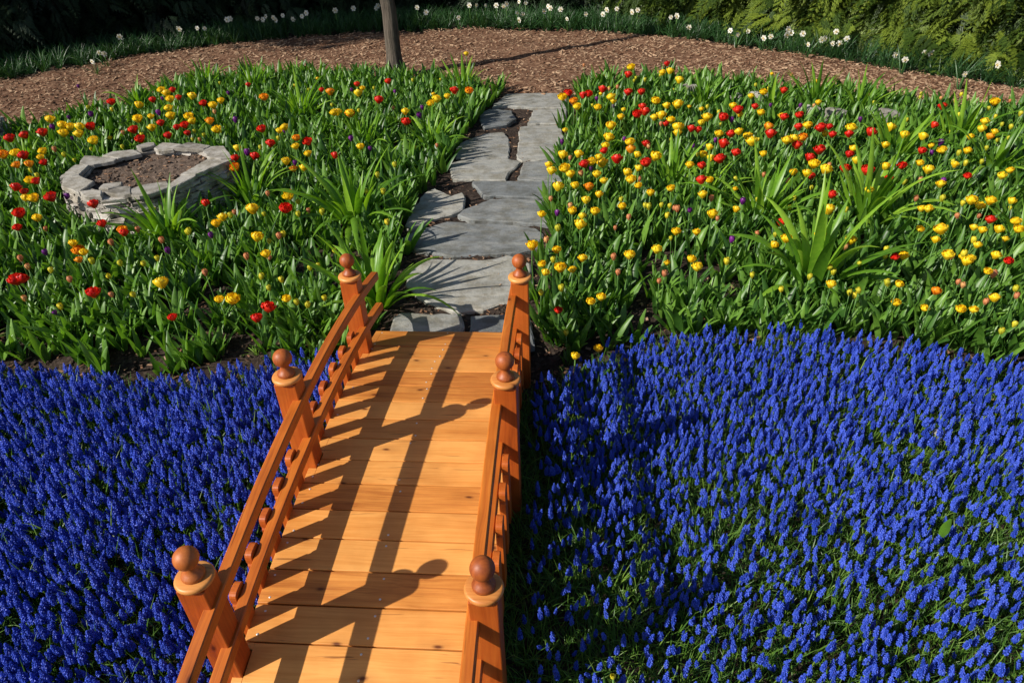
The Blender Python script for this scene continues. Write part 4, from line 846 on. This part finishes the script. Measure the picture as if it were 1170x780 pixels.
WD = [tuft(10, .17, .008) for _ in range(4)]
PW = np.vstack([rand_in(LB, 900), rand_in(RB, 900)]); PW = PW[(PW[:, 1] < 2.9) & (~inpoly(PW, pathpoly)) & (~inpoly(PW, ring)) & (np.sin(PW[:, 0]*4.1)+np.sin(PW[:, 1]*7+PW[:, 0]*3) > .1)]; n = len(PW)
o = bulk('weeds', WD, NR.integers(0, 4, n), np.column_stack([PW, gz(PW[:, 0], PW[:, 1])-.005]), rotm(NR.random(n)*6.28, NR.random(n)*.5, NR.random(n)*6.28, NR.uniform(.5, 1.1, n)), [M_MLEAF]); tag(o, kind='stuff')

# lone pieces lying in the blue carpet
b = Base(); blade(b, (0, 0, 0), 0, .085, .036, .25, -.1, 6, .15, 0, 'leaf'); P = at_z(1075, 612, -.10)
tag(link('fallen_leaf', base_mesh('fallen_leaf', b, [M_LILY], True), None, (P[0], P[1], P[2]), (.5, -.35, .9)), 'single broad pale green leaf lying on the grape hyacinths at the right', 'leaf')
P = at_z(1079, 484, -.14)[:2]; rr_ = np.array([P+np.array([math.cos(a)*.036, math.sin(a)*.024]) for a in np.linspace(0, 6.28, 9)[:-1]])
tag(slab('stone', rr_, -.18, .12, M_CAPST, .004, .012, .2), 'small pale brown stone poking out of the blue flowers on the right', 'stone')

# ------------------------------------------------------------------ daffodil border
DAF = [(x/2.925+ox, y/2.925) for ox, L in ((0, [(600, 98), (400, 124), (330, 172), (345, 175), (308, 200), (660, 93), (682, 93), (770, 65), (760, 68), (860, 62), (880, 66), (890, 55), (915, 58), (923, 66), (945, 48), (980, 62), (1025, 45), (1010, 55), (1120, 38)]),
 (380, [(10, 40), (70, 28), (143, 30), (150, 22), (283, 25), (312, 42), (420, 55), (458, 22), (480, 22), (510, 20), (547, 18), (580, 15), (572, 22), (615, 45), (625, 62), (625, 5), (645, 8), (635, 48), (705, 35), (722, 18), (728, 24), (762, 32), (785, 60), (845, 50), (905, 50), (918, 35), (950, 32), (1003, 42), (1020, 35), (1130, 58), (1150, 55)]),
 (770, [(12, 55), (52, 88), (190, 95), (212, 113), (250, 100), (303, 120), (325, 115), (375, 118), (380, 100), (393, 112), (430, 115), (453, 143), (503, 128), (495, 132), (535, 138), (555, 142), (543, 103), (578, 125), (740, 176), (775, 192), (837, 178), (857, 180), (1088, 213), (973, 238)])) for x, y in L]
def daf_head():
    b = Base()
    for i in range(6):
        a = i*math.pi/3; V = []
        for t, w in ((0, .1), (.5, .36), (.85, .28), (1.0, .04)):
            for k in (-1, 1): x, y = t, k*w; V.append((.1*t+.08*RND.uniform(-1, 1), x*math.cos(a)-y*math.sin(a), x*math.sin(a)+y*math.cos(a)))
        b.add(V, [(0, 1, 3, 2), (2, 3, 5, 4), (4, 5, 7, 6)], 0, None, RND.random())
    V, F = [], []
    for j, (r, z) in enumerate(((.14, .05), (.22, .3), (.30, .42))):
        for i in range(8): V.append((z, r*math.cos(i*math.pi/4), r*math.sin(i*math.pi/4)))
    for j in range(2):
        for i in range(8): F.append((j*8+i, j*8+(i+1) % 8, j*8+8+(i+1) % 8, j*8+8+i))
    b.add(V, F, 1, None, .5); return b
ctr = np.array([.3, 3.0])
DH = [base_mesh('daffodil_flower', daf_head(), [M_WHITE, M_CUP]) for _ in range(3)]
DT = [tuft(9, .38, .012) for _ in range(5)]; me_dt = [base_mesh('daffodil_leaves', b, [M_DLEAF]) for b in DT]
me_dst = base_mesh('daffodil_stem', stem_b, [M_STEM], True)
dreg = lambda u: ('in the deep shade at the upper left' if u < 150 else 'in the shade left of the tree trunk' if u < 430 else 'in the border right of the tree trunk' if u < 560 else 'in the middle of the back border' if u < 720 else 'in front of the cedar hedge' if u < 980 else 'under the cedar hedge at the far right')
DAF.sort(); cnt = {}
for u, v in DAF: cnt.setdefault(dreg(u), []).append((u, v))
for u, v in DAF:
    h = RND.uniform(.30, .38)
    while h > .13:
        P = at_z(u, v, -.2+h); j = int(np.argmin(np.linalg.norm(mB-P[:2], axis=1)))
        if np.linalg.norm(P[:2]-ctr) > np.linalg.norm(mB[j]-ctr)+.03: break
        h -= .02
        if h < .2: break
    g = float(gz(P[0], P[1])); az = math.atan2(CAMP[1]-P[1], CAMP[0]-P[0])+RND.uniform(-.9, .9)
    root = empty('daffodil', (P[0], P[1], g), (0, 0, az)); L = cnt[dreg(u)]
    w = 'leftmost ' if (u, v) == L[0] else 'rightmost ' if (u, v) == L[-1] else ''
    tag(root, w+'white daffodil '+dreg(u), 'daffodil', 'white daffodils along the back border')
    link('stem', me_dst, root, scale=(1, 1, h)); s = RND.uniform(.033, .046); link('flower', RND.choice(DH), root, (0.01, 0, h), (0, RND.uniform(-.35, .2), 0), s)
    link('foliage', RND.choice(me_dt), root, rot=(0, 0, RND.random()*6.28))
n = 3000; i = NR.random(n)*159; i0 = np.minimum(i.astype(int), 158); fr = (i-i0)[:, None]; Bp = mB[i0]*(1-fr)+mB[i0+1]*fr
out = Bp-ctr; out /= np.linalg.norm(out, axis=1)[:, None]; Bp = Bp+out*(NR.random(n)**1.1*1.05-.06)[:, None]
o = bulk('daffodil_foliage', DT, NR.integers(0, 5, n), np.column_stack([Bp, gz(Bp[:, 0], Bp[:, 1])]), rotm(NR.random(n)*6.28, NR.random(n)*.2, NR.random(n)*6.28, NR.uniform(.6, 1.0, n)), [M_DLEAF]); tag(o, kind='stuff')

# ------------------------------------------------------------------ cedar hedge and conifers with shade put into their colour
def spray(L=.34):
    """flat drooping fan of scaly twigs"""
    b = Base()
    def twig(p, a, l, w, z, rr):
        ca, sa = math.cos(a), math.sin(a); e = (p[0]+ca*l, p[1]+sa*l, p[2]-l*z); mx = (p[0]+ca*l*.5, p[1]+sa*l*.5, p[2]-l*z*.4)
        b.add([p, (mx[0]-sa*w, mx[1]+ca*w, mx[2]-.2*w), e, (mx[0]+sa*w, mx[1]-ca*w, mx[2]-.2*w)], [(0, 1, 2, 3)], 0, None, rr)
        return mx, e
    rr = RND.random(); q = (0, 0, 0)
    for k in range(9):
        t = k/8; x = L*t; z = -L*.55*t*t; tw = L*.42*(1-.75*t)
        for sgn in (-1, 1):
            a = sgn*(.75+RND.uniform(-.15, .15)); mx, e = twig((x, 0, z), a, tw, tw*.085, .3, rr)
            for f in (.3, .55, .8):
                p = (x+math.cos(a)*tw*f, math.sin(a)*tw*f, z-tw*f*.2); twig(p, a-sgn*.6, tw*.5, tw*.065, .4, rr); twig(p, a+sgn*.6, tw*.42, tw*.065, .4, rr)
    return b
SP = [spray() for _ in range(6)]
def conifer(name, x, y, R, H, nspr, m, lab, grp, zmin=-.05, ss=1.0):
    if 'sunlit' in grp or ss > 1: nspr = int(nspr*.85)
    root = empty(name, (x, y, float(gz(x, y)))); tag(root, lab, 'conifer', grp)
    tb = Base(); tube(tb, [(0, 0, -.1), (.03, .02, H*.4), (0, 0, H*.95)], [R*.10, R*.07, .015], 8); link('trunk', base_mesh('conifer_trunk', tb, [M_BARK], True), root)
    n = nspr; t = NR.random(n)**1.7; z = zmin+.12+t*(H-.1); rr = R*(1-t**1.5)*(.72+.28*NR.random(n))*(1+.14*np.sin(z*9+NR.random()*6)); a = NR.random(n)*6.283
    k = NR.random(n) < .25; rr[k] *= NR.uniform(.4, .9, k.sum())
    T = np.column_stack([np.cos(a)*rr, np.sin(a)*rr, z])
    dro = NR.uniform(-.05, .75, n); rollx = NR.uniform(-.7, .7, n); s = NR.uniform(.6, 1.25, n)*ss; T[:, :2] *= (1+.16*np.sin(a*7+z*5))[:, None]
    ca, sa = np.cos(a+NR.uniform(-.6, .6, n)), np.sin(a+NR.uniform(-.6, .6, n)); Z0 = np.zeros(n)
    Rz = np.stack([np.stack([ca, -sa, Z0], -1), np.stack([sa, ca, Z0], -1), np.stack([Z0, Z0, Z0+1], -1)], 1)
    cd_, sd_ = np.cos(dro), np.sin(dro); Ry = np.stack([np.stack([cd_, Z0, sd_], -1), np.stack([Z0, Z0+1, Z0], -1), np.stack([-sd_, Z0, cd_], -1)], 1)
    cr, sr = np.cos(rollx), np.sin(rollx); Rx = np.stack([np.stack([Z0+1, Z0, Z0], -1), np.stack([Z0, cr, -sr], -1), np.stack([Z0, sr, cr], -1)], 1)
    bulk('crown', SP, NR.integers(0, 6, n), T, Rz@Ry@Rx*s[:, None, None], [m], parent=root)
    return root
FX = resamp(farW, 400); fu = np.array([px((p[0], p[1], -.2))[0] for p in FX])
def behind(u, d):
    i = int(np.argmin(abs(fu-u))); p = FX[i]; o = p-ctr; o /= np.linalg.norm(o); return p+o*d
HED = ['closest cedar at the right edge of the frame', 'second cedar from the right edge of the hedge', 'third cedar from the right edge of the hedge', 'middle cedar of the sunlit hedge', 'third cedar from the left end of the sunlit hedge', 'second cedar from the left end of the sunlit hedge', 'leftmost cedar of the sunlit hedge']
for k, u in enumerate((1290, 1170, 1075, 990, 905, 825, 755)):
    p = behind(u, 1.45 if u > 850 else 1.6); conifer('cedar', p[0], p[1], 1.02, 3.4, 2000, M_CEDAR, 'yellow-green '+HED[k], 'cedars of the hedge', .18, 1.15)
for k, u in enumerate((1430, 1230, 1120, 1030, 950, 865)):
    p = behind(u, 2.9); conifer('cedar', p[0], p[1], 1.2, 4.0, 900, M_CEDAR, 'cedar of the back row hidden behind the sunlit hedge', 'cedars of the back row')
DK = ['at the left edge of the photo', 'second from the left edge', 'third from the left edge', 'fourth from the left edge', 'left of the tree trunk', 'right behind the tree trunk', 'right of the tree trunk', 'behind the middle of the daffodils', 'just left of the sunlit hedge']
for k, u in enumerate((-120, 20, 130, 225, 320, 410, 500, 590, 675)):
    p = behind(u, 2.0 if k < 5 else 2.3); conifer('shade_toned_conifer', p[0], p[1], 1.35, 4.5, 1600, M_SHADE_TONED, 'shade-toned conifer '+DK[k], 'shade-toned conifers at the back')
for k, u in enumerate((-200, 0, 100, 200, 290, 380, 470, 560, 650, 740)):
    p = behind(u, 4.3); conifer('shade_toned_conifer', p[0], p[1], 1.6, 5, 700, M_SHADE_TONED, 'shade-toned conifer of the hidden second row', 'second row of shade-toned conifers')

# ------------------------------------------------------------------ broadleaf trees
def leafy():
    b = Base()
    for i in range(5):
        a = RND.random()*6.28; blade(b, (RND.uniform(-.06, .06), RND.uniform(-.06, .06), RND.uniform(-.05, .05)), a, .12, .06, RND.uniform(-.5, .8), RND.uniform(-.8, .3), 2, .2, 0, 'leaf')
    return b
LT = [leafy() for _ in range(5)]
def tree(name, x, y, pts, r0, crown, cr, nl, lab, grp=None):
    g = float(gz(x, y)); root = empty(name, (x, y, g)); tag(root, lab, 'tree', grp)
    tb = Base(); m = len(pts); tube(tb, pts, [r0*(1.25 if i == 0 else 1-.5*i/m) for i in range(m)], 14)
    C = np.array(crown)
    for _ in range(12):
        d = NR.normal(0, 1, 3); d /= np.linalg.norm(d); d[2] = abs(d[2])*.6; e = C+d*np.array(cr)*.85; s = np.array(pts[-1]); tube(tb, [s, (s+e)/2+np.array([0, 0, .15]), e], [r0*.35, r0*.2, .01], 6)
    link('trunk', base_mesh('tree_trunk', tb, [M_BARK], True), root)
    n = nl; d = NR.normal(0, 1, (n, 3)); d /= np.linalg.norm(d, axis=1)[:, None]; cl = NR.normal(0, 1, (40, 3)); cl /= np.linalg.norm(cl, axis=1)[:, None]; cl *= NR.uniform(.3, 1, (40, 1))
    P = cl[NR.integers(0, 40, n)]+d*NR.random((n, 1))**.5*.33; P = C+P*np.array(cr)
    bulk('crown', LT, NR.integers(0, 5, n), P, rotm(NR.random(n)*6.28, NR.random(n)*1.5, NR.random(n)*6.28, NR.uniform(.8, 1.6, n)), [M_TREE], parent=root)
tb = at_z(453, 90, -.2)
tree('tree', tb[0], tb[1], [(0, 0, -.05), (.0, .01, .3), (.01, .0, .8), (-.06, .02, 1.6), (-.2, .03, 2.6), (-.1, .0, 4.0)], .105, (-.2, .3, 5.4), (1.2, 1.2, 1.3), 900, 'slender rough-barked tree trunk rising from the left bed at the mulch')
for x, y, h in ((-12.0, 7.2, 7.5), (-16.5, 7.6, 7.5), (-21.5, 9, 7.5), (-18.6, 4.6, 7.9)):  # unseen trees added left of the frame to throw shade on the back border
    tree('tree', x, y, [(0, 0, 0), (.1, 0, 2), (0, .1, 5)], .22, (0, 0, h), (3.1, 2.6, 2.9), 9000, 'unseen broadleaf tree added left of the garden to shade the conifers', 'added shade trees out of view on the left')
